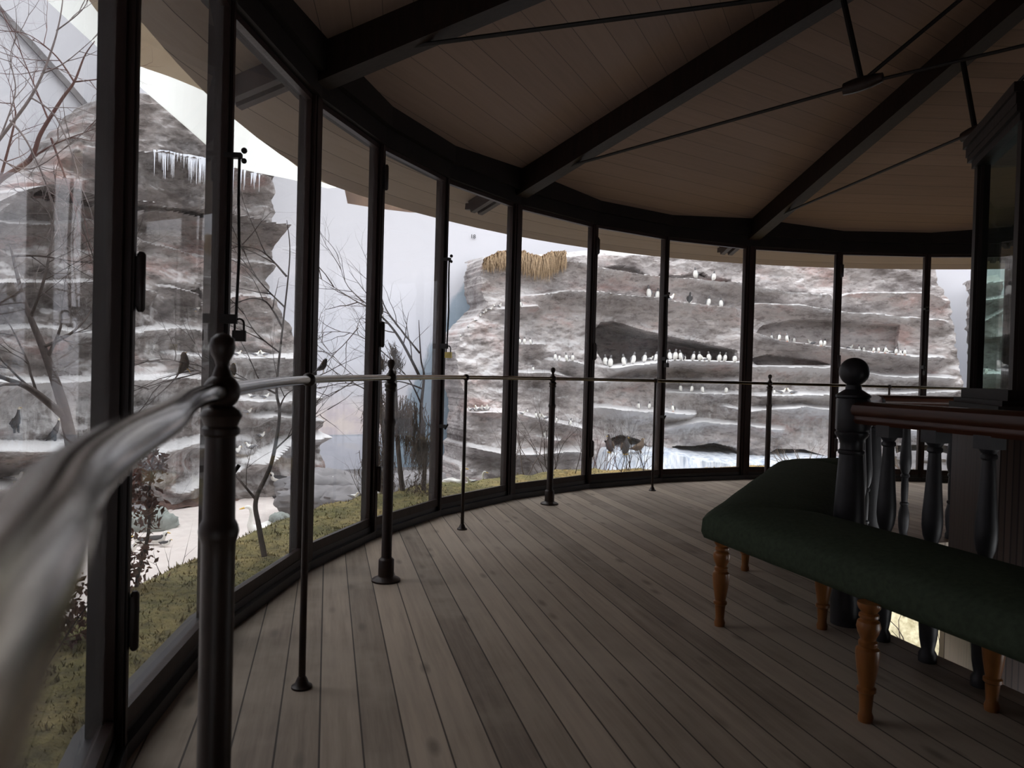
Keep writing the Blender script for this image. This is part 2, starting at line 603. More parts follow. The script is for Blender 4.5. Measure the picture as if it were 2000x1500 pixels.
def fnoise(x, y, z=0.0, o=5):
    return mnoise.fractal(Vector((x, y, z)), 1.0, 2.0, o)


# ------------------------------------------------------------------ floor with the octagonal stair opening
OA = [-1.467 + k * pi / 4 for k in range(8)]
RB, RHOLE = 2.32, 2.225


def octp(k, r, z):
    return pol(OA[k % 8], r, z)


b = MB()
NF = 96
for i in range(NF):
    a0, a1 = OA[0] + 2 * pi * i / NF, OA[0] + 2 * pi * (i + 1) / NF

    def oin(a):
        k = (a - OA[0]) % (pi / 4)
        return RHOLE * cos(pi / 8) / cos(k - pi / 8)
    r0, r1 = oin(a0), oin(a1)
    R1 = RW + .1
    b.quad([pol(a0, r0, 0), pol(a0, R1, 0), pol(a1, R1, 0), pol(a1, r1, 0)])
    b.quad([pol(a0, r0, -.25), pol(a1, r1, -.25), pol(a1, R1, -.25), pol(a0, R1, -.25)])
    b.quad([pol(a0, r0, 0), pol(a1, r1, 0), pol(a1, r1, -.25), pol(a0, r0, -.25)])
    b.quad([pol(a0, R1, 0), pol(a0, R1, -.25), pol(a1, R1, -.25), pol(a1, R1, 0)])
fl = b.build('floor', 'floor_planks')
tag(fl, 'worn grey-brown plank floor of the round gallery', 'floor', kind='structure')

# ------------------------------------------------------------------ ceiling, roof soffit, lintel, kerb
b = MB()
thick = [i for i in range(-3, 31, 3)]
PH0 = {i: WANG[i] for i in thick}
tl = sorted(thick)


def wang(i):
    """angle of window post i on the whole ring"""
    n = (i + 5) % 36 - 5
    return WANG[n] + 2 * pi * ((i + 5) // 36)


for a_i in tl:
    A0, A1 = wang(a_i), wang(a_i + 3)
    am = (A0 + A1) / 2
    hb = (A1 - A0) / 2
    kk = (HA - HE) / (RW * cos(hb))
    NS = 8
    for s_ in range(NS):
        u0, u1 = A0 + (A1 - A0) * s_ / NS, A0 + (A1 - A0) * (s_ + 1) / NS
        ps, uv = [], []
        for a, r in ((u0, .02), (u1, .02), (u1, RW + .02), (u0, RW + .02)):
            d = r * cos(a - am)
            ps.append(pol(a, r, HA - kk * d))
            uv.append((d * math.sqrt(1 + kk * kk), r * sin(a - am) + a_i * 3.7))
        b.quad(ps[::-1], 0, uv[::-1])
ce = b.build('ceiling', 'ceiling_planks')
tag(ce, 'brown boarded ceiling rising to the middle of the round roof', 'ceiling', kind='structure')

b = MB()
for i in range(-5, 31):
    a0, a1 = wang(i), wang(i + 1)
    for s_ in range(3):
        u0, u1 = a0 + (a1 - a0) * s_ / 3, a0 + (a1 - a0) * (s_ + 1) / 3
        def prof(u):
            R_ = ro(u)
            return [(RW + .02, HE, 0), (R_, HE - SL * (R_ - RW), (R_ - RW) * 1.06), (R_, HE - SL * (R_ - RW) + .05, (R_ - RW) * 1.06 + .05), (RW, HE + .12, 0)]
        pa, pb = prof(u0), prof(u1)
        for q in range(3):
            c4 = (pa[q], pa[q + 1], pb[q + 1], pb[q])
            b.quad([pol(u, c[0], c[1]) for u, c in zip((u0, u0, u1, u1), c4)], 0, [(c[2], u * 5) for u, c in zip((u0, u0, u1, u1), c4)])
so = b.build('trim_1', 'soffit_planks')
tag(so, 'boarded underside of the roof overhang outside the windows', 'eaves', kind='structure')
# the roof itself, seen from nowhere inside, keeps the daylight out
b = MB()
for i in range(-5, 31):
    a0, a1 = wang(i), wang(i + 1)
    b.quad([pol(a0, ro(a0), HE - SL * (ro(a0) - RW) + .055), pol(a1, ro(a1), HE - SL * (ro(a1) - RW) + .055), pol(a1, .02, HA + .12), pol(a0, .02, HA + .12)])
ro = b.build('trim_2', 'concrete')
tag(ro, 'outer covering of the round roof', 'roof', kind='structure')

b = MB()
for i in range(-5, 31):
    a0, a1 = wang(i), wang(i + 1)

    def ringq(r0, r1, z0, z1):
        P = [[pol(a, r, z) for r, z in ((r0, z0), (r1, z0), (r1, z1), (r0, z1))] for a in (a0, a1)]
        for q in range(4):
            w = (q + 1) % 4
            b.quad([P[0][q], P[0][w], P[1][w], P[1][q]])
    ringq(RW - .06, RW + .07, HT, 2.60)
    ringq(RW - .10, RW - .055, HT + .10, 2.60)
li = b.build('trim_3', 'lintel_wood')
tag(li, 'dark timber wall plate running round above the windows', 'beam', kind='structure')

b = MB()
for i in range(-5, 31):
    a0, a1 = wang(i), wang(i + 1)

    def ringq2(r0, r1, z0, z1):
        P = [[pol(a, r, z) for r, z in ((r0, z0), (r1, z0), (r1, z1), (r0, z1))] for a in (a0, a1)]
        for q in range(4):
            w = (q + 1) % 4
            b.quad([P[0][q], P[0][w], P[1][w], P[1][q]])
    ringq2(RW - .055, RW + .07, -.02, .042)
    ringq2(RW - .03, RW + .07, .042, .072)
kb = b.build('baseboard_ring', 'sill_paint')
tag(kb, 'dark painted kerb at the foot of the windows', 'sill', kind='structure')

# ------------------------------------------------------------------ window posts and windows
for n_, i in enumerate(range(-5, 31)):
    a = wang(i)
    R = rotz3(-a)
    big = i % 3 == 0
    w = .088 if big else .036
    b = MB()
    zc, hh = (HT + .06) / 2, HT + .06
    b.box(pol(a, RW, zc), (w, .075, hh), R)
    b.box(pol(a, RW - .044, zc), (w * .55, .016, hh), R)
    for s_ in (-1, 1):
        b.box(pol(a, RW - .041, zc) + R @ Vector((s_ * w * .40, 0, 0)), (w * .13, .012, hh), R)
    o = b.build('trim_%d' % (n_ + 4), 'post_wood')
    tag(o, ('thick' if big else 'slender') + ' dark timber window post', 'post', kind='structure')

n_win = 0
for i in range(-4, 14):
    a0, a1 = WANG[i], WANG[i + 1]
    p0, p1 = pol(a0, RW), pol(a1, RW)
    t = (p1 - p0).normalized()
    n = Vector((t.y, -t.x, 0))           # towards the centre
    if n.dot(Vector((CX, CY, 0)) - p0) < 0:
        n = -n
    L = (p1 - p0).length
    w0 = .043 if i % 3 == 0 else .018
    w1 = .043 if (i + 1) % 3 == 0 else .018
    s0, s1 = w0, L - w1
    n_win += 1
    e = empty('window_%d' % n_win, (p0 + p1) / 2, 'tall glazed window pane in a slim dark frame', 'window', kind='structure')
    R = Matrix((t, n, Vector((0, 0, 1)))).transposed()
    b = MB()
    z0, z1 = .07, HT + .01
    fw, fd = .018, .032

    def put(sc, zc, sx, sz, dy=0, sy=fd):
        b.box(p0 + t * sc + n * (.01 + dy) + Vector((0, 0, zc)), (sx, sy, sz), R)
    opens = i % 3 == 1
    dy = .014 if opens else 0
    put(s0 + fw / 2, (z0 + z1) / 2, fw, z1 - z0, dy)
    put(s1 - fw / 2, (z0 + z1) / 2, fw, z1 - z0, dy)
    put((s0 + s1) / 2, z0 + .02, s1 - s0 - 2 * fw, .04, dy)
    put((s0 + s1) / 2, z1 - .018, s1 - s0 - 2 * fw, .036, dy)
    put((s0 + s1) / 2, z0 + .045, s1 - s0 - 2 * fw, .010, dy + .008, .02)
    b.build('sash_frame', 'sash_wood', e)
    b = MB()
    q0, q1 = p0 + t * (s0 + fw) + n * (.005 + dy), p0 + t * (s1 - fw) + n * (.005 + dy)
    up = Vector((0, 0, 1))
    b.quad([q0 + up * (z0 + .04), q1 + up * (z0 + .04), q1 + up * (z1 - .036), q0 + up * (z1 - .036)])
    b.build('glass_pane', 'pane_glass', e)
    if opens:
        for zc in (2.12, 1.2, .35):
            h = MB()
            h.box(p0 + t * (s0 + .004) + n * .046 + up * zc, (.034, .03, .125), R)
            h.lathe([(.006, -.075), (.011, -.068), (.011, .068), (.006, .075)], p0 + t * (s0 - .002) + n * .062 + up * zc, 8)
            h.build('hinge', 'hinge_iron', e, smooth=True)
        bx = p0 + t * (s1 - .010) + n * .082
        r_ = MB()
        r_.tube([bx + up * 1.75, bx + up * 1.6, bx + n * .006 + up * 1.4, bx + up * 1.18], .0055, 8)
        r_.build('bolt_rod', 'black_iron', e, smooth=True)
        r_ = MB()
        r_.box(bx - n * .022 + up * 1.755, (.026, .06, .018), R)
        r_.ball(bx + n * .016 + up * 1.775, .011)
        r_.ball(bx + n * .016 + up * 1.738, .010)
        r_.build('bolt_knob', 'black_iron', e, smooth=True)
        r_ = MB()
        r_.box(bx - n * .026 + up * 1.165, (.018, .06, .034), R)
        r_.build('hasp', 'black_iron', e)
        r_ = MB()
        r_.box(bx - n * .026 + up * .62, (.016, .06, .024), R)
        r_.tube([bx + up * .60, bx + n * .022 + up * .635], .007, 8)
        r_.build('catch', 'black_iron', e, smooth=True)
        pk = {-2: ('black padlock hanging from the long bolt of the nearest opening window', 'black_iron'),
              1: ('small brass padlock on the bolt of the window behind the tall railing post', 'brass_yellow'),
              4: ('small dark padlock on the window frame in front of the long cave ledge', 'black_iron'),
              7: ('small dark padlock on the window frame right of the newel ball', 'black_iron')}.get(i)
        if pk:
            c = bx + n * .012 + up * 1.105
            pe = empty('padlock', c, pk[0], 'padlock')
            r_ = MB()
            r_.box(c, (.018, .046, .040), R)
            r_.box(c, (.022, .040, .034), R)
            r_.build('lock_body', pk[1], pe)
            r_ = MB()
            pts = [c + n * (.016 * cos(th)) + up * (.020 + .024 + .018 * sin(th)) for th in [pi * q / 8 for q in range(9)]]
            pts = [c + n * .016 + up * .018] + pts + [c - n * .016 + up * .018]
            r_.tube(pts, .004, 6)
            r_.build('shackle', 'black_iron', pe, smooth=True)

# unseen boarded wall added behind the viewer to cut the fill light
b = MB()
acc = 0
for i in range(14, 31):
    A, B = pol(wang(i), RW), pol(wang(i + 1), RW)
    l_ = (B - A).length
    up = Vector((0, 0, 1))
    for off in (-.04, .04):
        b.quad([pol(wang(i), RW + off), pol(wang(i + 1), RW + off), pol(wang(i + 1), RW + off) + up * 2.4, pol(wang(i), RW + off) + up * 2.4], 0, [(acc, 0), (acc + l_, 0), (acc + l_, 2), (acc, 2)])
    acc += l_
o = b.build('wall_added_back', 'shaft_boards')
tag(o, 'dark boarded wall added unseen behind the viewer to block light', 'wall', kind='structure')

# rafter tails outside, in pairs over the thick posts
for i in range(-3, 13, 3):
    a = wang(i)
    for s_ in (-.045, .045):
        b = MB()
        for r0, r1 in ((RW + .07, RW + .42),):
            t = Vector((cos(a), -sin(a), 0))
            A = pol(a, r0, HE - SL * (r0 - RW) - .055) + t * s_
            B = pol(a, r1, HE - SL * (r1 - RW) - .055) + t * s_
            b.beam(A, B, .05, .10)
            b.beam(B - (B - A).normalized() * .01, B + (B - A).normalized() * .05 + Vector((0, 0, .025)), .05, .05)
        o = b.build('trim_%d' % (60 + i * 2 + int(s_ > 0)), 'sash_wood')
        tag(o, 'brown rafter tail under the eaves outside the windows', 'rafter', kind='structure')

# ------------------------------------------------------------------ roof trusses
truss_lab = {-3: 'dark rafter with iron tie rod over the nearest windows, mostly out of view',
             0: 'dark rafter with tie rod landing on the thick post behind the thin railing post',
             3: 'dark rafter with strut and tie plate over the middle of the gallery',
             6: 'dark rafter whose tie rod runs behind the glazed case'}
for i in tl:
    a = wang(i)
    lab = truss_lab.get(i, 'dark rafter with iron tie rod on the far side of the roof')
    e = empty('roof_truss', pol(a, RW - .05, HE), lab, 'roof truss', 'roof trusses')
    b = MB()

    def ceil_z(r):
        return HA - SL * r
    A, B = pol(a, RW - .03, ceil_z(RW) - .085), pol(a, .15, ceil_z(.15) - .085)
    b.beam(A, B, .10, .17)
    b.beam(A - Vector((0, 0, .085)), B - Vector((0, 0, .085)), .125, .03)
    b.build('rafter', 'dark_wood', e)
    J = pol(a, 2.28, 2.695)
    b = MB()
    b.tube([pol(a, RW - .22, 2.515), J], .011, 8)
    b.build('tie_rod', 'black_iron', e, smooth=True)
    b = MB()
    b.tube([J, pol(a, 2.40, ceil_z(2.4) - .17)], .017, 8)
    b.build('strut', 'black_iron', e, smooth=True)
    b = MB()
    b.tube([J + Vector((0, 0, .012)), pol(a, .60, ceil_z(.6) - .17)], .012, 8)
    b.build('upper_rod', 'black_iron', e, smooth=True)
    b = MB()
    b.tube([J, pol(a, .05, 2.76)], .010, 8)
    b.build('cross_rod', 'black_iron', e, smooth=True)
    b = MB()
    t = (pol(a, 2.1, 2.715) - J).normalized()
    sd = t.cross(Vector((0, 0, 1))).normalized()
    c0, c1 = J - t * .10, J + t * .11
    rings = []
    for f_ in [q / 8 for q in range(9)]:
        hw = .022 + .020 * sin(pi * min(1, f_ * .75 + .2))
        c = c0 + (c1 - c0) * f_
        rings.append([c + sd * .028 * cos(th) + Vector((0, 0, hw * sin(th))) for th in [2 * pi * q / 10 for q in range(10)]])
    b.loft(rings)
    b.build('tie_plate', 'iron', e, smooth=True)
b = MB()
b.lathe([(.02, 2.72), (.09, 2.73), (.09, 2.79), (.05, 2.82), (.05, 3.9), (.12, 4.0), (.12, 4.08)], (CX, CY, 0), 16)
hub = b.build('king_post', 'dark_wood', None, smooth=True)
tag(hub, 'dark hanging post where the roof rods meet over the stair', 'post')

# ------------------------------------------------------------------ brass railing round the gallery
RAILZ = .9597
rp = [(-.43, 1.10), (-.63, 2.30), (-.57, 3.49), (-.29, 4.67), (.31, 5.66), (1.25, 6.47), (2.43, 7.0), (3.70, 7.28)]
extra = []
for k in range(1, 4):
    p = pol(math.atan2(3.70 - CX, 7.28 - CY) + .29 * k, 4.46 - .02 * k)
    extra.append((p.x, p.y))
near = [(.42, -1.05), (.20, -.50), (.02, -.10), (-.055, .055), (-.108, .165), (-.172, .300), (-.248, .530)]
rail = empty('gallery_railing', (-.57, 3.49, 0), 'brass handrail on dark iron posts curving along the windows', 'railing')
path = smooth_line([(x, y, RAILZ - (.004 if k < 6 else .001 if k == 6 else 0)) for k, (x, y) in enumerate(near + rp + extra)], 10)
b = MB()
b.tube(path, .0130, 16)
b.build('handrail', 'brass', rail, smooth=True, angle=1.2)


def fat_post(x, y):
    b = MB()
    b.lathe([(.030, .088), (.037, .080), (.037, .016), (.030, .10), (.0245, .115), (.0240, .70), (.0245, .735), (.0270, .742), (.0290, .752), (.0270, .762), (.0230, .770),
             (.0215, .885), (.0215, .893), (.0270, .897), (.0270, .905), (.0235, .909), (.0260, .916), (.0300, .924), (.0260, .932), (.0180, .938)][3:], (x, y, 0), 20)
    p = b.build('post', 'iron', rail, smooth=True)
    f = MB()
    f.lathe([(.068, 0), (.068, .008), (.060, .014), (.045, .020), (.037, .024), (.0365, .100), (.034, .104), (.030, .106), (.0255, .112)], (x, y, 0), 24)
    f.build('base_flange', 'iron', p, smooth=True)
    g = MB()
    prof = []
    for q in range(13):
        th = pi * q / 12
        prof.append((.0268 * sin(th), RAILZ - .0268 * cos(th)))
    g.lathe(prof, (x, y, 0), 20)
    g.lathe([(.016, RAILZ + .018), (.012, RAILZ + .030), (.009, RAILZ + .038), (.011, RAILZ + .046), (.0165, RAILZ + .056), (.0185, RAILZ + .067), (.0165, RAILZ + .078), (.009, RAILZ + .085), (.0, RAILZ + .087)], (x, y, 0), 16)
    g.build('ball_finial', 'iron', p, smooth=True)
    return p


def thin_post(x, y):
    b = MB()
    b.lathe([(.011, .012), (.0105, .5), (.0098, RAILZ - .01)], (x, y, 0), 14)
    p = b.build('post', 'iron', rail, smooth=True)
    f = MB()
    f.lathe([(.032, 0), (.032, .006), (.022, .012), (.015, .03), (.011, .036)], (x, y, 0), 18)
    f.build('base_flange', 'iron', p, smooth=True)
    g = MB()
    g.ball((x, y, RAILZ), .0215, 18, 12)
    g.build('ball_joint', 'iron', p, smooth=True)
    return p


for k, (x, y) in enumerate(rp + extra):
    (fat_post if k % 2 == 0 else thin_post)(x, y)
thin_post(.20, -.50)

# ------------------------------------------------------------------ stair balustrade
bal = empty('stair_balustrade', octp(0, RB, 0), 'dark turned balustrade with red-brown handrail round the stair opening', 'balustrade')


def newel(k):
    p = octp(k, RB, 0)
    b = MB()
    b.lathe([(.060, 0), (.062, .10), (.055, .14), (.060, .18), (.063, .40), (.060, .48), (.050, .66), (.047, .70), (.052, .706), (.052, .716), (.045, .722), (.045, .745), (.052, .765), (.064, .780), (.066, .790), (.060, .797)], (p.x, p.y, 0), 20)
    zt = .932 if k == 0 else .90
    b.lathe([(.060, .795), (.066, .803), (.066, zt - .007), (.062, zt)], (p.x, p.y, 0), 8, rot0=.2)
    if k == 0:
        b.lathe([(.060, .930), (.068, .936), (.068, .944), (.050, .956), (.032, .968), (.030, .985)], (p.x, p.y, 0), 20)
    o = b.build('newel_post', 'newel_paint', bal, smooth=True)
    if k:
        return
    g = MB()
    g.ball((p.x, p.y, 1.040), .0585, 24, 16)
    g.build('newel_ball', 'newel_paint', o, smooth=True)


for k in range(8):
    newel(k)


def oct_sweep(k, prof, r0, trim0=0.0, trim1=0.0):
    """sweep (apothem offset, z) profile along side k"""
    b = MB()
    A, B = octp(k, r0, 0), octp(k + 1, r0, 0)
    t = (B - A).normalized()
    n = Vector((t.y, -t.x, 0))
    if n.dot(Vector((CX, CY, 0)) - A) > 0:
        n = -n
    b.loft([[A + t * trim0 + n * u + Vector((0, 0, z)) for u, z in prof], [B - t * trim1 + n * u + Vector((0, 0, z)) for u, z in prof]])
    return b


hr_prof = [(-.045, .905), (-.050, .885), (-.045, .868), (-.036, .862), (-.036, .850), (-.040, .844), (-.030, .830), (.030, .830), (.040, .844), (.036, .850), (.036, .862), (.045, .868), (.050, .885), (.045, .905), (.028, .917), (0, .921), (-.028, .917)]
for k in range(8):
    b = oct_sweep(k, hr_prof, RB, .035, .035)
    b.build('handrail', 'mahogany', bal, smooth=True)
    A, B = octp(k, RB, 0), octp(k + 1, RB, 0)
    ang = math.atan2(B.y - A.y, B.x - A.x)
    for f_ in {7: [1 - (.111 + .121 * q) for q in range(8)], 0: [.32, .63], 1: [.148, .36, .57, .78]}.get(k, [.14, .32, .5, .68, .86]):
        p = A + (B - A) * f_
        b = MB()
        b.box((p.x, p.y, .812), (.066, .066, .046), rotz3(ang))
        b.lathe([(.024, 0), (.030, .0), (.030, .03), (.022, .045), (.029, .085), (.033, .14), (.031, .18), (.021, .225), (.026, .232), (.026, .242), (.019, .25), (.021, .30), (.022, .36), (.018, .40), (.026, .408), (.026, .418), (.020, .426),
                 (.030, .455), (.0345, .49), (.034, .53), (.029, .60), (.024, .68), (.0205, .752), (.026, .758), (.026, .768), (.021, .774), (.033, .792), (.033, .80)], (p.x, p.y, 0), 14)
        b.build('baluster', 'newel_paint', bal, smooth=True)

# ------------------------------------------------------------------ glazed timber case over the boarded shaft
V1, V2 = Vector((2.013, 3.30, 0)), Vector((1.805, 2.686, 0))
ex = (V2 - V1).normalized()
ey = Vector((-ex.y, ex.x, 0))
if ey.x < 0:
    ey = -ey
S = (V2 - V1).length
case = empty('glazed_case', V1, 'dark timber case with greenish glass standing on a boarded shaft', 'case')


def cpt(u, v, z):
    return V1 + ex * u + ey * v + Vector((0, 0, z))


b = MB()
o_ = .035
cor = [(-o_, -o_), (S + o_, -o_), (S + o_, S + o_), (-o_, S + o_)]
acc = 0
for q in range(4):
    (u0, v0), (u1, v1) = cor[q], cor[(q + 1) % 4]
    l_ = math.hypot(u1 - u0, v1 - v0)
    b.quad([cpt(u0, v0, -2.6), cpt(u1, v1, -2.6), cpt(u1, v1, .93), cpt(u0, v0, .93)], 0, [(acc, 0), (acc + l_, 0), (acc + l_, 3), (acc, 3)])
    acc += l_
b.quad([cpt(*c, .93) for c in cor], 0)
b.build('boarded_shaft', 'shaft_boards', case)
b = MB()
for z0, z1, g in ((.88, .925, .05), (.925, .945, .035), (.945, .985, .012)):
    c = cpt(S / 2, S / 2, (z0 + z1) / 2)
    b.box(c, (S + 2 * g, S + 2 * g, z1 - z0), Matrix((ex, ey, Vector((0, 0, 1)))).transposed())
b.build('ledge', 'lintel_wood', case)
RC = Matrix((ex, ey, Vector((0, 0, 1)))).transposed()
for u, v in ((.03, .03), (S - .03, .03), (S - .03, S - .03), (.03, S - .03)):
    b = MB()
    b.box(cpt(u, v, 1.49), (.05, .05, 1.02), RC)
    b.box(cpt(u, v, 1.49), (.062, .024, 1.02), RC)
    b.build('corner_post', 'case_wood', case)
b = MB()
for z0, z1, g in ((1.955, 1.985, .005), (1.985, 2.01, .02), (2.01, 2.05, .025), (2.05, 2.085, .035)):
    b.box(cpt(S / 2, S / 2, (z0 + z1) / 2), (S + 2 * g, S + 2 * g, z1 - z0), RC)
b.build('cornice', 'case_wood', case)
for c0, c1 in (((.05, .03), (S - .05, .03)), ((S - .03, .05), (S - .03, S - .05)), ((S - .05, S - .03), (.05, S - .03)), ((.03, S - .05), (.03, .05))):
    b = MB()
    b.quad([cpt(*c0, .985), cpt(*c1, .985), cpt(*c1, 1.955), cpt(*c0, 1.955)])
    b.build('glass_pane', 'case_glass', case)

# ------------------------------------------------------------------ green bench round the balustrade
BA = [-1.495 + (k - 1) * pi / 4 for k in range(4)]      # corner directions, towards the viewer first
bench = empty('upholstered_bench', pol(BA[1], 2.7, 0), 'green velvet bench with turned orange wood legs wrapped round the balustrade', 'bench')
RI, RX = 2.40, 2.925


def cushion(a0, a1, f0=0.0, f1=1.0):
    prof = []
    for q in range(17):
        t = q / 16
        r = RX + (RI - RX) * t
        dome = .040 * sin(pi * t) ** .8
        edge = .018 * (1 - sstep(0, .10, min(t, 1 - t)))
        prof.append((r, .448 + dome - edge))
    prof += [(RI, .37), (RI + .01, .345), (RI + .04, .338), (RX - .04, .338), (RX - .008, .345), (RX + .004, .37)]
    rings = []
    ns = 28
    for s_ in range(ns + 1):
        f_ = f0 + (f1 - f0) * s_ / ns
        pin = .010 * (1 - sstep(0, .03, f_)) + .010 * (1 - sstep(0, .03, 1 - f_))
        ring = []
        for r, z in prof:
            A, B = pol(a0, r), pol(a1, r)
            p = A + (B - A) * f_
            zz = z - (pin if z > .40 else 0) + .004 * fnoise(p.x * 3, p.y * 3, 0, 2) * (1 if z > .40 else 0)
            ring.append(Vector((p.x, p.y, zz)))
        rings.append(ring)
    b = MB()
    b.loft(rings)
    b.build('seat_cushion', 'velvet', bench, smooth=True, angle=math.radians(60))


cushion(BA[0], BA[1])
cushion(BA[1], BA[2])
cushion(BA[2], BA[3], 0, .16)
leg_prof = [(.020, 0), (.022, .015), (.017, .03), (.019, .06), (.021, .085), (.027, .090), (.027, .100), (.021, .105), (.030, .16), (.034, .20), (.033, .215), (.024, .222), (.027, .228), (.027, .236), (.020, .242), (.029, .262), (.034, .28), (.031, .296), (.022, .303), (.028, .309), (.028, .317), (.021, .322), (.030, .334), (.033, .345), (.033, .352)]
for x, y in ((.864, 2.983), (1.241, 3.858), (1.276, 2.979), (1.069, 2.175), (1.502, 2.268), (1.75, 4.62), (1.62, 3.72)):
    b = MB()
    b.lathe(leg_prof, (x, y, 0), 16)
    b.build('leg', 'orange_wood', bench, smooth=True)

# ------------------------------------------------------------------ lower storey glimpsed through the opening
b = MB()
b.lathe([(5.2, -2.62), (5.2, -2.6)], (CX, CY, 0), 48)
o = b.build('trim_50', 'dark_wood')
tag(o, 'dark floor of the storey below', 'floor', kind='structure')
b = MB()
for i in range(24):
    a0, a1 = -.75 + i * .06, -.75 + (i + 1) * .06
    for j in range(8):
        r0, r1 = 4.4 + j * .15, 4.4 + (j + 1) * .15
        def hz(a, r):
            return -2.55 + (r - 4.4) * 1.9 + .12 * fnoise(a * 12, r * 3)
        b.quad([pol(a0, r0, hz(a0, r0)), pol(a1, r0, hz(a1, r0)), pol(a1, r1, hz(a1, r1)), pol(a0, r1, hz(a0, r1))])
o = b.build('straw_bank', 'lower_grass', smooth=True)
tag(o, 'pale straw-coloured bank glimpsed through the stair opening', 'bank')
b = MB()
for i in range(150):
    a = rnd.uniform(-.6, .5)
    r = rnd.uniform(4.4, 5.2)
    p = pol(a, r, -2.5 + (r - 4.4) * 1.9)
    pts = [p]
    d = Vector((rnd.uniform(-.5, .5), rnd.uniform(-.5, .1), 1))
    for k in range(4):
        d += Vector((rnd.uniform(-.5, .5), rnd.uniform(-.3, .3), 0))
        pts.append(pts[-1] + d * .09)
    b.tube(pts, [.007, .006, .005, .004, .002], 4)
o = b.build('dry_twigs', 'bark')
tag(o, 'dry twigs standing on the pale bank below the stair opening', 'twigs', kind='stuff')
for q, a in enumerate((-.30, -.10, .10)):
    b = MB()
    b.box(pol(a, 4.1, -1.4), (.09, .09, 2.4), rotz3(-a))
    o = b.build('trim_%d' % (51 + q), 'dark_wood')
    tag(o, 'dark post of the storey below', 'post', kind='structure')
ld = bpy.data.lights.new('added_lower_light', 'AREA')  # unseen area light added to brighten the bank below the opening
ld.energy = 75
ld.shape = 'RECTANGLE'
ld.size, ld.size_y = 2.5, .4
lo = bpy.data.objects.new('added_lower_light', ld)
lo.location = pol(-.1, 3.9, -.32)
scene.collection.objects.link(lo)
lo.rotation_euler = (pol(-.1, 5.0, -1.8) - Vector(lo.location)).to_track_quat('-Z', 'Y').to_euler()
#@@OUTSIDE@@
# ------------------------------------------------------------------ the diorama: ground, backdrop
from mathutils.bvhtree import BVHTree
RBK, RCL, RLIP = 14.0, 12.6, 11.9


def bank_z(a, r):
    n = fnoise(a * 5, r * 1.3, 1.0, 4)
    z = .0 + .045 * n + .03 * fnoise(a * 22, r * 6, 2.0, 3)
    edge = interp([(-1.6, 5.22), (-1.5, 5.28), (-1.35, 5.38), (-1.15, 5.55), (-.9, 5.6)], a) + .05 * fnoise(a * 14, 0, 5)
    f = sstep(edge, edge + 1.25, r)
    return z * (1 - f) + (-1.02 + .06 * fnoise(a * 6, r)) * f - .03 * (1 - sstep(4.85, 5.0, r))


b = MB()
NA, NR = 200, 44
A0, A1 = -2.5, 1.35
vg = []
for i in range(NA + 1):
    for j in range(NR + 1):
        a = A0 + (A1 - A0) * i / NA
        r = 4.88 + (7.6 - 4.88) * (j / NR) ** 1.25
        vg.append(pol(a, r, bank_z(a, r)))
b.v = [tuple(v) for v in vg]
for i in range(NA):
    for j in range(NR):
        q = i * (NR + 1) + j
        b.f.append((q, q + 1, q + NR + 2, q + NR + 1))
        b.m.append(0)
o = b.build('moss_bank', 'moss', smooth=True, angle=3)
tag(o, 'mossy green and ochre bank just outside the windows', 'ground', kind='structure')
# moss tufts and short grass
b = MB()
for k in range(34000):
    a = rnd.uniform(-2.05, .55) if k % 3 else rnd.uniform(-1.75, -.9)
    r = 4.92 + 1.25 * rnd.random() ** 1.3
    z = bank_z(a, r)
    p = pol(a, r, z - .006)
    h = rnd.uniform(.007, .020) * (1.8 if rnd.random() < .03 else 1)
    th = rnd.uniform(0, pi)
    w = h * .22
    lean = Vector((rnd.uniform(-.6, .6), rnd.uniform(-.6, .6), 1)) * h
    n0 = len(b.v)
    b.v += [tuple(p + Vector((cos(th) * w, sin(th) * w, 0))), tuple(p - Vector((cos(th) * w, sin(th) * w, 0))), tuple(p + lean)]
    b.f.append((n0, n0 + 1, n0 + 2))
    b.m.append(0)
o = b.build('moss_tufts', 'moss')
tag(o, 'short moss and grass blades covering the bank outside the windows', 'moss', kind='stuff')


def ground_patch(name, mat, a0, a1, r0, r1, zf, na=60, nr=30):
    b = MB()
    for i in range(na + 1):
        for j in range(nr + 1):
            a = a0 + (a1 - a0) * i / na
            r = r0 + (r1 - r0) * j / nr
            b.v.append(tuple(pol(a, r, zf(a, r))))
    for i in range(na):
        for j in range(nr):
            q = i * (nr + 1) + j
            b.f.append((q, q + 1, q + nr + 2, q + nr + 1))
            b.m.append(0)
    return b.build(name, mat, smooth=True, angle=3)


o = ground_patch('rocky_ground', 'grey_slab', -2.6, 1.5, 6.6, 14.2, lambda a, r: -1.07 + .07 * fnoise(a * 9, r * .9, 3))
tag(o, 'grey rocky ground of the diorama', 'ground', kind='structure')
o = ground_patch('pale_beach', 'sand', -2.3, -.62, 6.3, 13.0, lambda a, r: -.985 + .03 * fnoise(a * 6, r * .8, 8) - .25 * sstep(-.72, -.63, a))
tag(o, 'pale sandy beach in front of the left-hand cliff', 'ground', kind='structure')

# painted backdrop wall, higher on the left
b = MB()
NB = 140


def back_top(a):
    return 4.27 + 4.0 * sstep(-.53, -.60, a) + .05 * fnoise(a * 60, 0, 0, 3)


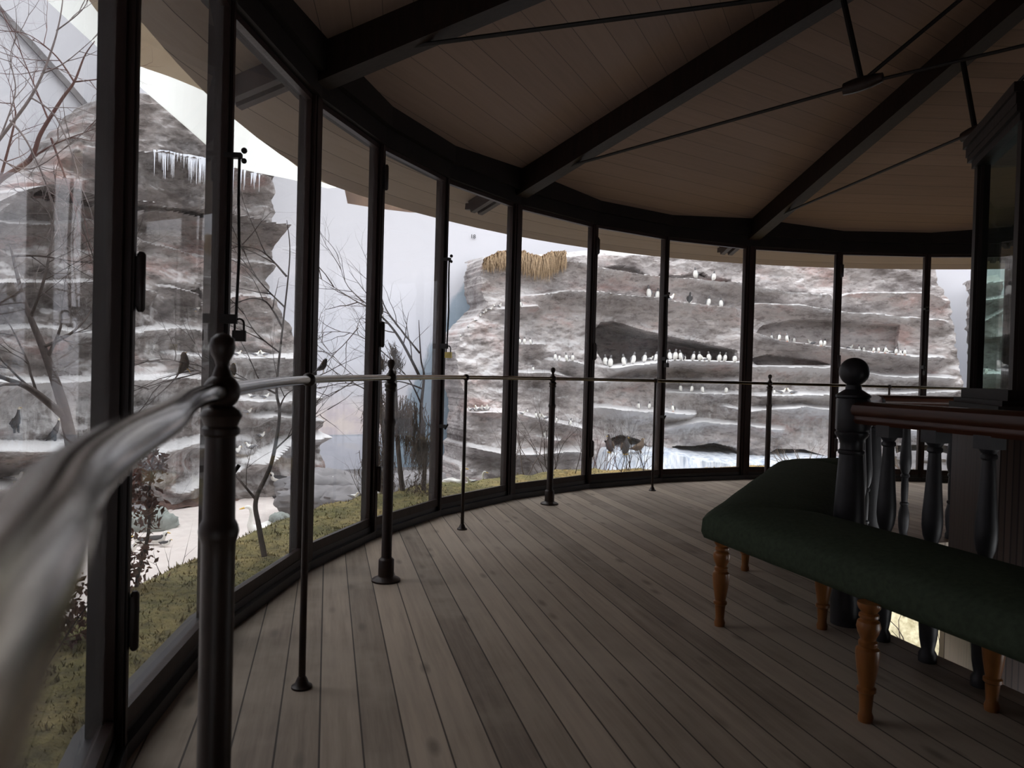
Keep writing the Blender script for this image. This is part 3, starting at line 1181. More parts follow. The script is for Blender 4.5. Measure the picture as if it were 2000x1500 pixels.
for i in range(NB):
    a0, a1 = -2.7 + 4.4 * i / NB, -2.7 + 4.4 * (i + 1) / NB
    for j in range(6):
        f0, f1 = j / 6, (j + 1) / 6
        z00, z01 = -1.6 + (back_top(a0) + 1.6) * f0, -1.6 + (back_top(a0) + 1.6) * f1
        z10, z11 = -1.6 + (back_top(a1) + 1.6) * f0, -1.6 + (back_top(a1) + 1.6) * f1
        b.quad([pol(a0, RBK, z00), pol(a1, RBK, z10), pol(a1, RBK, z11), pol(a0, RBK, z01)][::-1], 0, [(a0, z00), (a1, z10), (a1, z11), (a0, z01)][::-1])
o = b.build('wall_painted', 'painted_backdrop', smooth=True, angle=3)
tag(o, 'curved wall painted as pale sky with a strip of sea', 'wall', kind='structure')
b = MB()
for i in range(60):
    a0, a1 = -2.7 + 4.4 * i / 60, -2.7 + 4.4 * (i + 1) / 60
    b.quad([pol(a0, 14.25, -1.6), pol(a1, 14.25, -1.6), pol(a1, 14.25, 8.2), pol(a0, 14.25, 8.2)][::-1])
o = b.build('wall_outer', 'concrete')
tag(o, 'brown outer wall showing above the painted sky', 'wall', kind='structure')
# rest of the round room behind the viewer, plain
b = MB()
for i in range(30):
    a0, a1 = 1.7 + (2 * pi - 4.4) * i / 30, 1.7 + (2 * pi - 4.4) * (i + 1) / 30
    b.quad([pol(a0, RBK, -1.6), pol(a1, RBK, -1.6), pol(a1, RBK, 8), pol(a0, RBK, 8)][::-1])
    b.quad([pol(a0, 4.9, -.1), pol(a0, RBK, -1.2), pol(a1, RBK, -1.2), pol(a1, 4.9, -.1)])
o = b.build('wall_rear', 'grey_slab')
tag(o, 'plain rear wall and ground of the round hall behind the viewer', 'wall', kind='structure')
# diagonal seam batten on the upper left sky
b = MB()
pts = [pol(*cyl(x, y, 13.93)[:1], 13.93, cyl(x, y, 13.93)[1]) for x, y in ((-60, -45), (0, 20), (60, 85), (130, 162), (190, 232), (240, 285))]
for p, q in zip(pts, pts[1:]):
    b.beam(p, q, .03, .09)
o = b.build('trim_55', 'grey_slab')
tag(o, 'grey diagonal batten across the upper left sky', 'batten', kind='structure')

# white reflecting canopy hung over the left of the diorama
low = [(-60, -140, 6.0), (90, 0, 6.4), (190, 92, 6.7), (268, 165, 7.0), (340, 228, 7.3), (410, 290, 7.6), (440, 322, 7.8), (575, 352, 8.6), (640, 368, 9.0)]
mid = [(60, -150, 5.7), (195, 30, 6.0), (245, 112, 6.3), (275, 130, 6.6), (345, 155, 6.9), (420, 190, 7.2), (470, 235, 7.4), (600, 340, 8.2), (660, 366, 8.6)]
top = [(250, -150, 5.4), (320, -20, 5.7), (350, 30, 6.0), (380, 60, 6.2), (430, 110, 6.5), (480, 150, 6.8), (540, 210, 7.0), (650, 310, 7.8), (720, 360, 8.2)]
rows = [smooth_line([at(*p) for p in r_], 5) for r_ in (low, mid, top)]


def sheet(R0, R1):
    b = MB()
    for k in range(len(R0) - 1):
        b.quad([R0[k], R0[k + 1], R1[k + 1], R1[k]])
    return b


b = sheet(rows[0], rows[1])
hem = Vector((0, 0, .035))
for k in range(len(rows[0]) - 1):
    b.quad([rows[0][k], rows[0][k] + hem, rows[0][k + 1] + hem, rows[0][k + 1]])
canopy = b.build('white_canopy', 'white_cloth', smooth=True, angle=.5)
tag(canopy, 'white sloping cloth canopy above the left-hand cliff', 'canopy')
sheet(rows[1], rows[2]).build('cream_band', 'cream_board', canopy, smooth=True, angle=.5)['label'] = 'cream upper band'  # upper sheet warmer and darker in tone than the white one below
# opaque ceiling added out of view to block sky light at the near left
b = MB()
for i in range(40):
    a0, a1 = 1.25 + (2 * pi - 1.25 - 1.62) * i / 40, 1.25 + (2 * pi - 1.25 - 1.62) * (i + 1) / 40
    b.quad([pol(a0, 5.0, 4.4), pol(a1, 5.0, 4.4), pol(a1, 14.2, 6.5), pol(a0, 14.2, 6.5)])
o = b.build('ceiling_added_hall', 'concrete')
tag(o, 'opaque ceiling added unseen behind the viewer to block sky light', 'ceiling', kind='structure')

# ------------------------------------------------------------------ cliffs


class Cliff:
    def __init__(s, ledges, caves, left, right, top, zb, lean, seed, amp, wash, washz, R=RCL, fade=.15, streak=()):
        s.led = []
        for pts, w, h in ledges:
            pp = sorted(cyl(x, y, RLIP) for x, y in pts)
            s.led.append((pp, w, h))
        s.caves = [([cyl(x, y, RLIP) for x, y in poly], dep) for poly, dep in caves]
        s.left = sorted((cyl(x, y, RLIP)[1], cyl(x, y, RLIP)[0]) for x, y in left)
        s.right = sorted((cyl(x, y, RLIP)[1], cyl(x, y, RLIP)[0]) for x, y in right)
        s.top = sorted(cyl(x, y, RLIP) for x, y in top)
        s.zb, s.lean, s.seed, s.amp, s.R = zb, lean, seed, amp, R
        s.wash, s.washz, s.fade = wash, washz, fade
        s.streak = [tuple(reversed(cyl(x, y, RLIP))) for x, y in streak]

    def lw(s, z):
        return 1 - s.fade * sstep(.8, 2.0, z)

    def lip(s, pts, w, a):
        return interp(pts, a) + .018 * fnoise(a * 40, s.seed + w * 9, 0, 3)

    @staticmethod
    def inside(poly, a, z):
        c = 0
        for (x0, y0), (x1, y1) in zip(poly, poly[1:] + poly[:1]):
            if (y0 > z) != (y1 > z) and a < (x1 - x0) * (z - y0) / (y1 - y0) + x0:
                c ^= 1
        return c

    def snaps(s, a):
        """heights at which the rock breaks sharply in this column: ledge lips and cave edges"""
        out = [s.lip(pts, w, a) - 1e-4 for pts, w, h in s.led if pts[0][0] - .012 < a < pts[-1][0] + .012]
        for poly, dep in s.caves:
            for (x0, y0), (x1, y1) in zip(poly, poly[1:] + poly[:1]):
                if (x0 > a) != (x1 > a):
                    zc = y0 + (y1 - y0) * (a - x0) / (x1 - x0)
                    out.append(zc - .002 if s.inside(poly, a, zc + .002) else zc + .002)
        return out

    def prot(s, a, z):
        sd = s.seed
        zz = z + .05 * fnoise(a * 9, sd, 0, 3)
        p = .25 + s.lean * (1 - sstep(s.zb, s.zb + 4.5, z))
        ww = 0
        for pts, w, h in s.led:
            f = sstep(pts[0][0] - .012, pts[0][0] + .012, a) * (1 - sstep(pts[-1][0] - .012, pts[-1][0] + .012, a))
            if f <= 0:
                continue
            zj = s.lip(pts, w, a)
            d = zj - z
            if 0 <= d < h:
                g = (1 - d / h) ** 1.7
                p += 1.25 * w * f * g * (1 + .25 * fnoise(a * 14, zj, sd, 2))
            if -.06 <= d < 0:
                p += 1.25 * w * f * (1 + d / .06) ** 1.5
                ww = max(ww, f * s.lw(zj))
            if 0 <= d < .7:
                ww = max(ww, s.lw(zj) * f * (math.exp(-d / .05) + .55 * math.exp(-d / .25)) * (.6 + .8 * max(-.5, fnoise(a * 7, zj * 2, sd + 4, 3))))
        n = fnoise(a * 9, zz * 1.25, sd, 4)
        fine = fnoise(a * 34, z * 4.2, sd + 2, 5)
        vv = mnoise.voronoi(Vector((a * 11 + .25 * fnoise(a * 9, z, 3, 2), zz * 1.5, sd)))[0]
        p += s.amp * (n * .75 + fine * .36 + (vv[1] - vv[0]) * .80 - .15)
        left = 1 if s.seed != 3.0 else .3 + .7 * sstep(-.25, -.15, a)
        ww = min(1, ww * (.5 + .5 * left) + left * s.wash * sstep(s.washz + .8, s.washz - .8, z) * max(0, .6 + fnoise(a * 6, z * 1.4, sd + 9, 4)))
        if s.streak and s.streak[-1][0] < z < s.streak[0][0]:
            # a pale frozen trickle widening downwards
            t = (s.streak[0][0] - z) / (s.streak[0][0] - s.streak[-1][0])
            ac = s.streak[0][1] + (s.streak[-1][1] - s.streak[0][1]) * t + .003 * fnoise(z * 3, 1, sd, 3)
            g = math.exp(-((a - ac) / (.004 + .013 * t)) ** 2) * sstep(0, .06, t)
            p += .16 * g * (1 - .5 * t)
            ww = max(ww, .62 * g * (.7 + .5 * fnoise(a * 60, z * .8, sd, 3)))
        for poly, dep in s.caves:
            c = s.inside(poly, a, z)
            if c:
                p = .25 + s.lean * .5 - dep + .03 * fine
                ww = 0
        return p, min(1, ww)

    def build(s, name, mat, na, nz, label):
        b = MB()
        att = []
        back = 1.0
        for i in range(na + 1):
            u = i / na
            sn, za = None, s.zb
            for j in range(nz + 3):
                v = min(j, nz) / nz
                am = s.left[-1][1] + (s.right[-1][1] - s.left[-1][1]) * u
                z1 = interp(s.top, am)
                z = s.zb + (z1 - s.zb) * v
                aL, aR = interp(s.left, z), interp(s.right, z)
                aL += .004 * fnoise(z * 6, s.seed, 0, 4)
                aR += .004 * fnoise(z * 6, s.seed + 5, 0, 4)
                a = aL + (aR - aL) * u
                if sn is None:
                    sn = s.snaps(a)
                    rh = (z1 - s.zb) / nz
                if 0 < j < nz:
                    for q in sn:
                        if abs(q - z) <= rh * .5 and q > za:
                            z = q
                            break
                    za = z
                p, w = s.prot(a, z)
                e = min(u, 1 - u) * na
                if e < 3:
                    p -= back * (1 - e / 3) ** 2
                if v > .97:
                    p -= .25 * (v - .97) / .03
                r = s.R - p
                if j > nz:
                    r += .45 * (j - nz)
                    z += .03 * (j - nz) + .04 * fnoise(a * 12, j, s.seed)
                    w = .3
                b.v.append(tuple(pol(a, min(r, 13.9), z)))
                att.append(w)
        n = nz + 3
        for i in range(na):
            for j in range(n - 1):
                q = i * n + j
                b.f.append((q, q + n, q + n + 1, q + 1))
                b.m.append(0)
        o = b.build(name, mat, smooth=True, angle=math.radians(50))
        at_ = o.data.attributes.new('whitewash', 'FLOAT', 'POINT')
        at_.data.foreach_set('value', att)
        s.bvh = BVHTree.FromPolygons([Vector(v) for v in b.v], b.f)
        tag(o, label, 'cliff')
        return o


# right-hand bird cliff
RL = [
    ([(1100, 508), (1160, 521), (1225, 531), (1291, 540), (1442, 550), (1480, 563), (1560, 572), (1625, 577)], .42, .45),
    ([(1640, 580), (1665, 571), (1810, 571), (1850, 585)], .35, .4),
    ([(1040, 578), (1100, 570), (1180, 573), (1287, 584), (1345, 595), (1442, 604)], .5, .42),
    ([(1470, 592), (1560, 600), (1625, 609), (1720, 616), (1850, 628)], .42, .30),
    ([(985, 603), (1050, 601)], .3, .3),
    ([(1003, 673), (1060, 672)], .35, .35),
    ([(1070, 704), (1100, 706), (1140, 714)], .5, .35),
    ([(1176, 719), (1230, 713), (1285, 706), (1340, 706), (1445, 710)], .75, .25),
    ([(1465, 650), (1502, 666), (1560, 672), (1625, 680), (1700, 690), (1770, 697), (1840, 700)], .55, .35),
    ([(1465, 716), (1620, 718), (1720, 735), (1860, 738)], .45, .3),
    ([(1010, 728), (1060, 727), (1130, 745)], .35, .3),
    ([(1140, 748), (1200, 742), (1290, 745), (1440, 744)], .25, .2),
    ([(1288, 765), (1340, 766), (1440, 769)], .45, .3),
    ([(1150, 793), (1230, 799), (1300, 802), (1345, 806)], .5, .3),
    ([(1400, 790), (1440, 800), (1560, 792), (1620, 800), (1760, 790), (1870, 800)], .4, .3),
    ([(1465, 772), (1560, 770), (1640, 770), (1860, 764)], .4, .25),
    ([(905, 803), (935, 801), (975, 802)], .4, .3),
    ([(1010, 808), (1050, 817), (1125, 832)], .45, .3),
    ([(905, 868), (975, 880), (1130, 872)], .35, .3),
    ([(1290, 832), (1345, 820), (1440, 826), (1520, 836)], .3, .25),
    ([(1640, 842), (1720, 830), (1870, 846)], .3, .25),
    ([(1040, 850), (1080, 853)], .3, .2),
]
RCV = [
    ([(1163, 655), (1180, 628), (1205, 626), (1290, 652), (1370, 668), (1440, 684), (1442, 706), (1340, 702), (1285, 702), (1230, 709), (1182, 716), (1170, 690)], 1.9),
    ([(1480, 650), (1495, 634), (1560, 622), (1640, 626), (1760, 634), (1755, 690), (1700, 686), (1625, 676), (1560, 668), (1502, 662)], .5),
    ([(1300, 868), (1350, 868), (1385, 862), (1428, 872), (1440, 892), (1380, 896), (1330, 884)], 1.9),
    ([(1476, 890), (1510, 873), (1560, 874), (1615, 890), (1600, 902), (1480, 898)], 1.9),
    ([(1170, 858), (1200, 846), (1240, 856), (1262, 874), (1240, 884), (1180, 880)], .8),
    ([(1340, 540), (1385, 524), (1400, 536), (1396, 546), (1345, 543)], 1.0),
    ([(1182, 520), (1215, 512), (1250, 514), (1274, 528), (1230, 530)], .8),
    ([(1300, 528), (1340, 532), (1375, 524), (1398, 534), (1440, 540), (1440, 550), (1300, 540)], .7),
    ([(1470, 700), (1500, 692), (1600, 704), (1622, 712), (1480, 712)], .5),
    ([(1744, 868), (1790, 866), (1862, 868), (1862, 886), (1744, 884)], .8),
]
rc = Cliff(RL, RCV,
           [(972, 486), (956, 503), (952, 520), (950, 550), (956, 575), (960, 590), (946, 608), (925, 630), (900, 655), (886, 690), (888, 740), (905, 790), (898, 830), (890, 880), (868, 945)],
           [(1838, 500), (1842, 545), (1866, 585), (1872, 630), (1876, 680), (1884, 740), (1894, 800), (1900, 900), (1905, 945)],
           [(880, 488), (960, 492), (1010, 490), (1110, 482), (1150, 480), (1300, 478), (1450, 478), (1700, 485), (1850, 495)],
           -1.15, .9, 3.0, .26, .45, 1.0)
right_cliff = rc.build('rock_cliff', 'rock', 720, 330, 'wide grey and pink bird cliff streaked white, across the far windows')

LL = [
    ([(-120, 330), (0, 385), (67, 364), (187, 388), (265, 395), (405, 413), (480, 430), (565, 445)], .6, .35),
    ([(200, 285), (310, 293), (410, 312), (545, 345)], .35, .4),
    ([(-120, 440), (0, 432), (100, 436), (180, 430), (300, 470), (420, 500), (565, 520)], .22, .3),
    ([(-120, 560), (0, 553), (180, 551), (250, 560), (300, 575)], .4, .3),
    ([(330, 560), (420, 590), (470, 575), (560, 590)], .3, .35),
    ([(-120, 650), (60, 640), (190, 655), (330, 640), (400, 650)], .3, .4),
    ([(430, 698), (500, 699), (600, 697)], .55, .4),
    ([(320, 690), (400, 700)], .3, .3),
    ([(-120, 740), (60, 745), (200, 740), (330, 735), (410, 742)], .35, .3),
    ([(-120, 866), (0, 864), (130, 864), (210, 878)], .7, .4),
    ([(440, 778), (520, 780), (610, 770)], .45, .3),
    ([(240, 800), (390, 790)], .25, .3),
    ([(460, 810), (500, 808), (600, 815)], .3, .25),
    ([(440, 894), (500, 872), (530, 856), (610, 840)], .5, .3),
    ([(240, 880), (330, 860), (400, 845)], .3, .3),
    ([(-120, 935), (0, 935), (100, 925)], .4, .3),
    ([(300, 950), (390, 915), (430, 905)], .35, .3),
    ([(450, 985), (520, 955), (600, 940)], .45, .3),
    ([(330, 1000), (400, 985)], .3, .2),
]
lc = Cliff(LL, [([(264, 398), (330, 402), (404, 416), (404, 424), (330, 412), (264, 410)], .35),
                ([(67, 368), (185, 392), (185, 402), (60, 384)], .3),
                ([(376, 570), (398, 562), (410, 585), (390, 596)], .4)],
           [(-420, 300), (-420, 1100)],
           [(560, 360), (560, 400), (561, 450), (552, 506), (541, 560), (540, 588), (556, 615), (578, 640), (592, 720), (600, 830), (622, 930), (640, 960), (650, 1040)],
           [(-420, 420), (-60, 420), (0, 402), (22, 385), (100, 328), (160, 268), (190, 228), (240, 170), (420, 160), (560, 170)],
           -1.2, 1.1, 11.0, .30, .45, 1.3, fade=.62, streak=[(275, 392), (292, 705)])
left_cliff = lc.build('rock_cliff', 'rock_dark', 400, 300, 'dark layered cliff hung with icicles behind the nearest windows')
# small stack added to stand for the reflection in the case glass
stc = Cliff([([(1908, 555), (1990, 540)], .3, .3), ([(1905, 590), (1990, 575)], .4, .3), ([(1903, 640), (1970, 600), (1990, 600)], .3, .3), ([(1900, 732), (1995, 730)], .6, .3)],
            [([(1914, 660), (1962, 655), (1962, 722), (1914, 722)], .5)],
            [(1912, 500), (1908, 700), (1900, 950)], [(1966, 500), (1966, 700), (1985, 735), (1990, 950)], [(1880, 540), (2000, 520)], -1.15, .8, 23.0, .2, .3, 1.0)
stc.build('reflection_stack', 'rock', 60, 150, 'narrow rock stack added for the reflection in the glazed case')
# white ice foot below the right-hand cliff
b = MB()


def foot_z(a, q):
    return q


pts_top = [(1140, 884), (1180, 880), (1262, 878), (1300, 876), (1345, 888), (1380, 892), (1440, 894), (1500, 896), (1560, 892), (1620, 894), (1680, 905), (1760, 900), (1870, 905)]
n = 160
for i in range(n + 1):
    u = i / n
    px = 1140 + (1880 - 1140) * u
    py = interp(pts_top, px)
    a, z = cyl(px, py, 11.3)
    e = sstep(0, .06, u)
    z += .03 * fnoise(px * .05, 1, 0, 3)
    w = .10 * fnoise(px * .03, 7, 0, 4)
    for r, dz in ((12.6, .05), (11.6, .04), (10.9 + w, .0), (10.75 + w, -.05), (10.72 + w * 1.3, -.25), (10.60 + w * 2, -.42), (10.3 + w, -.62), (9.6, -.8)):
        b.v.append(tuple(pol(a, r + .06 * fnoise(px * .12, dz * 6, 3, 3), max(-1.1, (z + dz + .025 * fnoise(px * .09, r * 2, 0, 3)) * e + (1 - e) * -1.1))))
for i in range(n):
    for j in range(7):
        q = i * 8 + j
        b.f.append((q, q + 8, q + 9, q + 1))
        b.m.append(0)
ice = b.build('ice_foot', 'ice_drip', smooth=True, angle=1.0)
tag(ice, 'white snow and ice shelf along the foot of the wide bird cliff', 'ice')
ice_bvh = BVHTree.FromPolygons([Vector(v) for v in b.v], b.f)

# icicles on the left cliff, a part of it
for k in range(95):
    px = rnd.choice([rnd.uniform(308, 345), rnd.uniform(372, 412), rnd.uniform(262, 280), rnd.uniform(345, 412), rnd.uniform(455, 520)])
    py = interp([(262, 291), (310, 293), (410, 312), (545, 345)], px)
    a, z = cyl(px, py, 11.85)
    h = rnd.uniform(.06, .40)
    p, w = lc.prot(a, z - .03)
    r = lc.R - p - .03
    b = MB()
    b.lathe([(.001, z - h), (.0035, z - h * .6), (.007, z - h * .25), (.014, z - .02), (.022, z + .03)], (pol(a, r).x, pol(a, r).y, 0), 6)
    b.build('icicle', 'ice', left_cliff, smooth=True)
# straw hanging from the top of the bird cliff
b = MB()
for k in range(2600):
    px = rnd.uniform(962, 1108)
    if 975 < px < 982:
        continue
    y0 = interp([(962, 502), (985, 490), (1020, 484), (1050, 494), (1070, 500), (1085, 490), (1110, 492)], px) + rnd.uniform(-2, 10)
    L = rnd.uniform(.12, .42) * interp([(960, .6), (1000, .9), (1085, 1.2), (1108, .8)], px)
    a, z = cyl(px, y0, 11.75)
    p, w = rc.prot(a, min(z, 3.1))
    r = min(12.3, rc.R - p) - rnd.uniform(-.10, .16)
    P = pol(a, r, z)
    out = -Vector((sin(a), cos(a), 0))
    sd = Vector((cos(a), -sin(a), 0))
    q = P + out * rnd.uniform(.06, .16) + Vector((0, 0, rnd.uniform(0, .04)))
    e_ = q + out * rnd.uniform(0, .07) + sd * rnd.uniform(-.07, .07) - Vector((0, 0, L))
    w_ = sd * .011
    n0 = len(b.v)
    b.v += [tuple(P - w_), tuple(P + w_), tuple(q + w_), tuple(q - w_), tuple(e_)]
    b.f += [(n0, n0 + 1, n0 + 2, n0 + 3), (n0 + 3, n0 + 2, n0 + 4)]
    b.m += [0, 0]
o = b.build('hanging_straw', 'straw_dry')
tag(o, 'dry yellow straw overhanging the top left of the bird cliff', 'straw', kind='stuff')

# boulders
cliffs = [rc, lc, stc]


def boulder(px, py, d, s, mat, label, sq=(1, 1, .7)):
    p = at(px, py, d)
    b = MB()
    b.ball((0, 0, 0), s, 40, 26, sq)
    sd = px * .1
    b.v = [tuple(Vector(v) * (1 + .30 * fnoise(v[0] / s + sd, v[1] / s, v[2] / s, 2) + .16 * fnoise(v[0] / s * 3 + sd, v[1] / s * 3, v[2] / s * 4, 5))) for v in b.v]
    o = b.build('boulder', mat, None, smooth=True, angle=.7, loc=p)
    return tag(o, label, 'boulder', 'boulders')


boulder(290, 1030, 8.9, .27, 'green_boulder', 'greenish boulder beside the black and white ducks', (1.2, .9, .8))
boulder(258, 1012, 9.2, .22, 'grey_slab', 'grey boulder left of the greenish boulder')
boulder(545, 1012, 8.6, .11, 'green_boulder', 'small dark green stone right of the big white swan')
boulder(628, 955, 9.6, .42, 'grey_slab', 'broad grey shore rock left in the sea view', (1.5, 1, .55))
boulder(690, 976, 9.0, .30, 'grey_slab', 'grey shore rock under the sea view, right of the broad one', (1.3, 1, .55))
boulder(600, 975, 9.0, .30, 'grey_slab', 'dark shore rock next to the thick window post', (1.2, 1, .6))
boulder(1822, 915, 10.2, .42, 'grey_slab', 'rounded grey rock behind the balusters', (1.5, 1, .6))
boulder(808, 955, 9.5, .38, 'grey_slab', 'grey rock behind the drooping dark conifer', (1.4, 1, .6))
# leaf litter at the foot of the left cliff
o = ground_patch('leaf_litter', 'leaf_litter', -.90, -.76, 11.0, 11.4, lambda a, r: -.99 + .08 * sstep(11.0, 11.3, r) + .04 * fnoise(a * 40, r * 5, 0, 4), 40, 16)
tag(o, 'reddish leaf litter along the foot of the left-hand cliff', 'leaves', kind='stuff')

# number painted on the sky wall
cu = bpy.data.curves.new('wall_number', 'FONT')
cu.body = '18'
cu.size = .12
cu.extrude = .004
cu.align_x = 'CENTER'
cu.align_y = 'CENTER'
cu.materials.append(MATS['number_paint'])
tmp = bpy.data.objects.new('wall_number', cu)
scene.collection.objects.link(tmp)
bpy.context.view_layer.update()
nme = bpy.data.meshes.new_from_object(tmp)
bpy.data.objects.remove(tmp)
no = bpy.data.objects.new('wall_number', nme)
scene.collection.objects.link(no)
an, zn = cyl(924, 462, 13.96)
no.location = pol(an, 13.96, zn)
no.rotation_euler = (pi / 2, 0, -an)
tag(no, 'small dark number 18 painted on the pale sky wall', 'number')

# ------------------------------------------------------------------ trees and shrubs


def wander(b, p, d, length, rad, lev, seg, spread, up=0.0, kids=3):
    n = max(3, int(length / .06))
    pts, rads = [p.copy()], [rad]
    d = d.normalized()
    for k in range(n):
        d = (d + Vector((rnd.gauss(0, .13), rnd.gauss(0, .13), rnd.gauss(0, .11) + up * .05))).normalized()
        pts.append(pts[-1] + d * (length / n))
        rads.append(rad * (1 - .75 * (k + 1) / n))
        if lev > 0 and k > 0 and rnd.random() < kids / n:
            side = Vector((rnd.gauss(0, 1), rnd.gauss(0, 1), rnd.gauss(0, .8)))
            wander(b, pts[-1], d * .8 + side.normalized() * spread, length * rnd.uniform(.4, .65), rads[-1] * .65, lev - 1, seg, spread, up, kids)
    b.tube(pts, rads, seg)


def tree(name, mat, base, trunk, limbs, label, cat='tree', group=None, twig=(2, .6, 4), twig_len=.45, trunk_r=.03, every=.16, up=.2, twig_mat=None):
    """trunk, limbs: lists of (px, py, depth) read off the photograph"""
    P = smooth_line([at(*q) for q in trunk], 6)
    e = empty(name, P[0], label, cat, group)
    b = MB()
    m = len(P)
    b.tube(P, [trunk_r * (1 - .93 * k / m) for k in range(m)], 8)
    b.build('trunk', mat, e, smooth=True, angle=1.2)
    tw = MB()
    for li, (pts, r) in enumerate(limbs):
        L = smooth_line([at(*q) for q in pts], 6)
        lb = MB()
        lb.tube(L, [r * (1 - .9 * k / len(L)) for k in range(len(L))], 6)
        lb.build('branch', twig_mat or mat, e, smooth=True, angle=1.2)
        acc = 0
        for k in range(2, len(L)):
            acc += (L[k] - L[k - 1]).length
            if acc > every * .6:
                acc = 0
                d = (L[k] - L[k - 1]).normalized()
                side = Vector((rnd.gauss(0, 1), rnd.gauss(0, .6), rnd.gauss(0, 1)))
                wander(tw, L[k], d + side.normalized() * twig[1], twig_len * rnd.uniform(.5, 1.2), max(.0032, r * .38), twig[0], 4, twig[1], up, twig[2])
    if tw.v:
        t_ = tw.build('twigs', twig_mat or mat, e)
        t_['kind'] = 'stuff'
    return e


D = 5.0
tree('bare_tree', 'bark', None, [(165, 1050, D), (150, 930, D), (125, 800, D), (88, 690, D), (48, 590, D), (20, 480, D)],
     [([(128, 815, D), (60, 760, D - .2), (0, 735, D - .3), (-60, 700, D - .4)], .028),
      ([(92, 700, D), (118, 640, D), (122, 590, D + .1)], .014),
      ([(60, 620, D), (90, 530, D), (100, 430, D + .2), (60, 380, D + .2)], .012),
      ([(40, 570, D), (0, 590, D), (-50, 600, D)], .012),
      ([(80, 680, D), (140, 650, D), (180, 600, D + .2), (190, 520, D + .2)], .012),
      ([(25, 500, D), (80, 500, D), (140, 510, D), (185, 515, D)], .010)],
     'bare grey tree close outside the leftmost windows', 'tree', 'bare trees', (2, .75, 4), .5, .055, .14)
D = 5.35
tree('bare_tree', 'bark_red', None, [(-120, 700, D), (-90, 520, D), (-40, 400, D), (0, 352, D), (58, 312, D), (80, 260, D), (120, 195, D), (145, 160, D), (165, 110, D), (185, 80, D)],
     [([(145, 160, D), (110, 110, D), (60, 70, D), (20, 60, D)], .007), ([(58, 312, D), (110, 280, D), (190, 250, D)], .009), ([(95, 235, D), (60, 150, D), (35, 90, D)], .007),
      ([(0, 352, D), (30, 230, D), (20, 200, D)], .010), ([(145, 160, D), (190, 155, D), (215, 150, D)], .006), ([(100, 270, D), (150, 420, D), (140, 480, D)], .008)],
     'reddish bare branches against the pale sky at the top left', 'tree', 'bare trees', (2, .8, 5), .5, .028, .12)
D = 3.85
tree('bare_tree', 'bark', None, [(520, 1105, D), (506, 1030, D), (500, 976, D), (530, 905, D), (546, 810, D), (540, 757, D), (552, 640, D), (566, 500, D), (560, 430, D)],
     [([(500, 976, D), (470, 940, D), (440, 905, D + .2), (400, 870, D + .2)], .008), ([(541, 770, D), (500, 750, D), (450, 735, D), (395, 727, D), (330, 702, D + .1), (255, 712, D + .2)], .006),
      ([(552, 640, D), (520, 590, D), (480, 585, D), (440, 610, D)], .006), ([(560, 540, D), (510, 490, D), (450, 480, D)], .006), ([(556, 600, D), (500, 540, D), (470, 470, D)], .005),
      ([(545, 800, D), (560, 770, D), (600, 745, D)], .005), ([(548, 690, D), (500, 650, D), (470, 600, D)], .005), ([(535, 880, D), (580, 840, D), (640, 800, D + .3)], .005),
      ([(395, 727, D), (330, 745, D), (290, 760, D)], .004)],
     'slender dark tree rooted in the moss behind the near railing post', 'tree', 'bare trees', (2, .7, 4), .35, .016, .10)
D = 6.1
tree('bare_tree', 'bark', None, [(826, 975, D), (829, 900, D), (822, 810, D), (828, 735, D), (822, 700, D), (818, 625, D)],
     [([(823, 742, D), (780, 660, D), (738, 612, D), (690, 585, D + .2), (620, 540, D + .2)], .014), ([(820, 690, D), (780, 640, D), (752, 600, D), (740, 560, D), (735, 545, D)], .009),
      ([(826, 760, D), (780, 745, D), (700, 740, D), (620, 660, D + .3)], .008), ([(827, 800, D), (790, 730, D), (700, 655, D), (610, 650, D + .3)], .008),
      ([(740, 612, D), (680, 560, D), (660, 500, D)], .006), ([(825, 850, D), (770, 800, D), (690, 750, D), (620, 760, D)], .010), ([(700, 640, D), (650, 690, D), (610, 665, D)], .005),
      ([(690, 745, D), (650, 770, D), (612, 790, D)], .006)],
     'bare dark tree spreading across the pale sky and sea view', 'tree', 'bare trees', (2, .75, 4), .45, .022, .13)
D = 5.1
tree('bare_tree', 'bark_pale', None, [(-80, 420, D), (-20, 300, D), (60, 190, D), (100, 100, D), (120, 20, D), (125, -60, D)],
     [([(60, 190, D), (110, 230, D), (150, 330, D), (165, 420, D)], .007), ([(20, 235, D), (60, 290, D), (110, 420, D + .2), (130, 560, D + .2)], .008), ([(80, 145, D), (130, 120, D), (200, 60, D)], .006),
      ([(-20, 300, D), (60, 330, D), (150, 270, D), (200, 230, D)], .006), ([(0, 270, D), (30, 180, D), (20, 110, D), (40, 60, D)], .006), ([(110, 60, D), (160, 20, D), (180, -20, D)], .005)],
     'pale thin branches against the sky at the top left corner', 'tree', 'bare trees', (2, .85, 5), .42, .014, .12)
# drooping conifers
D = 6.0


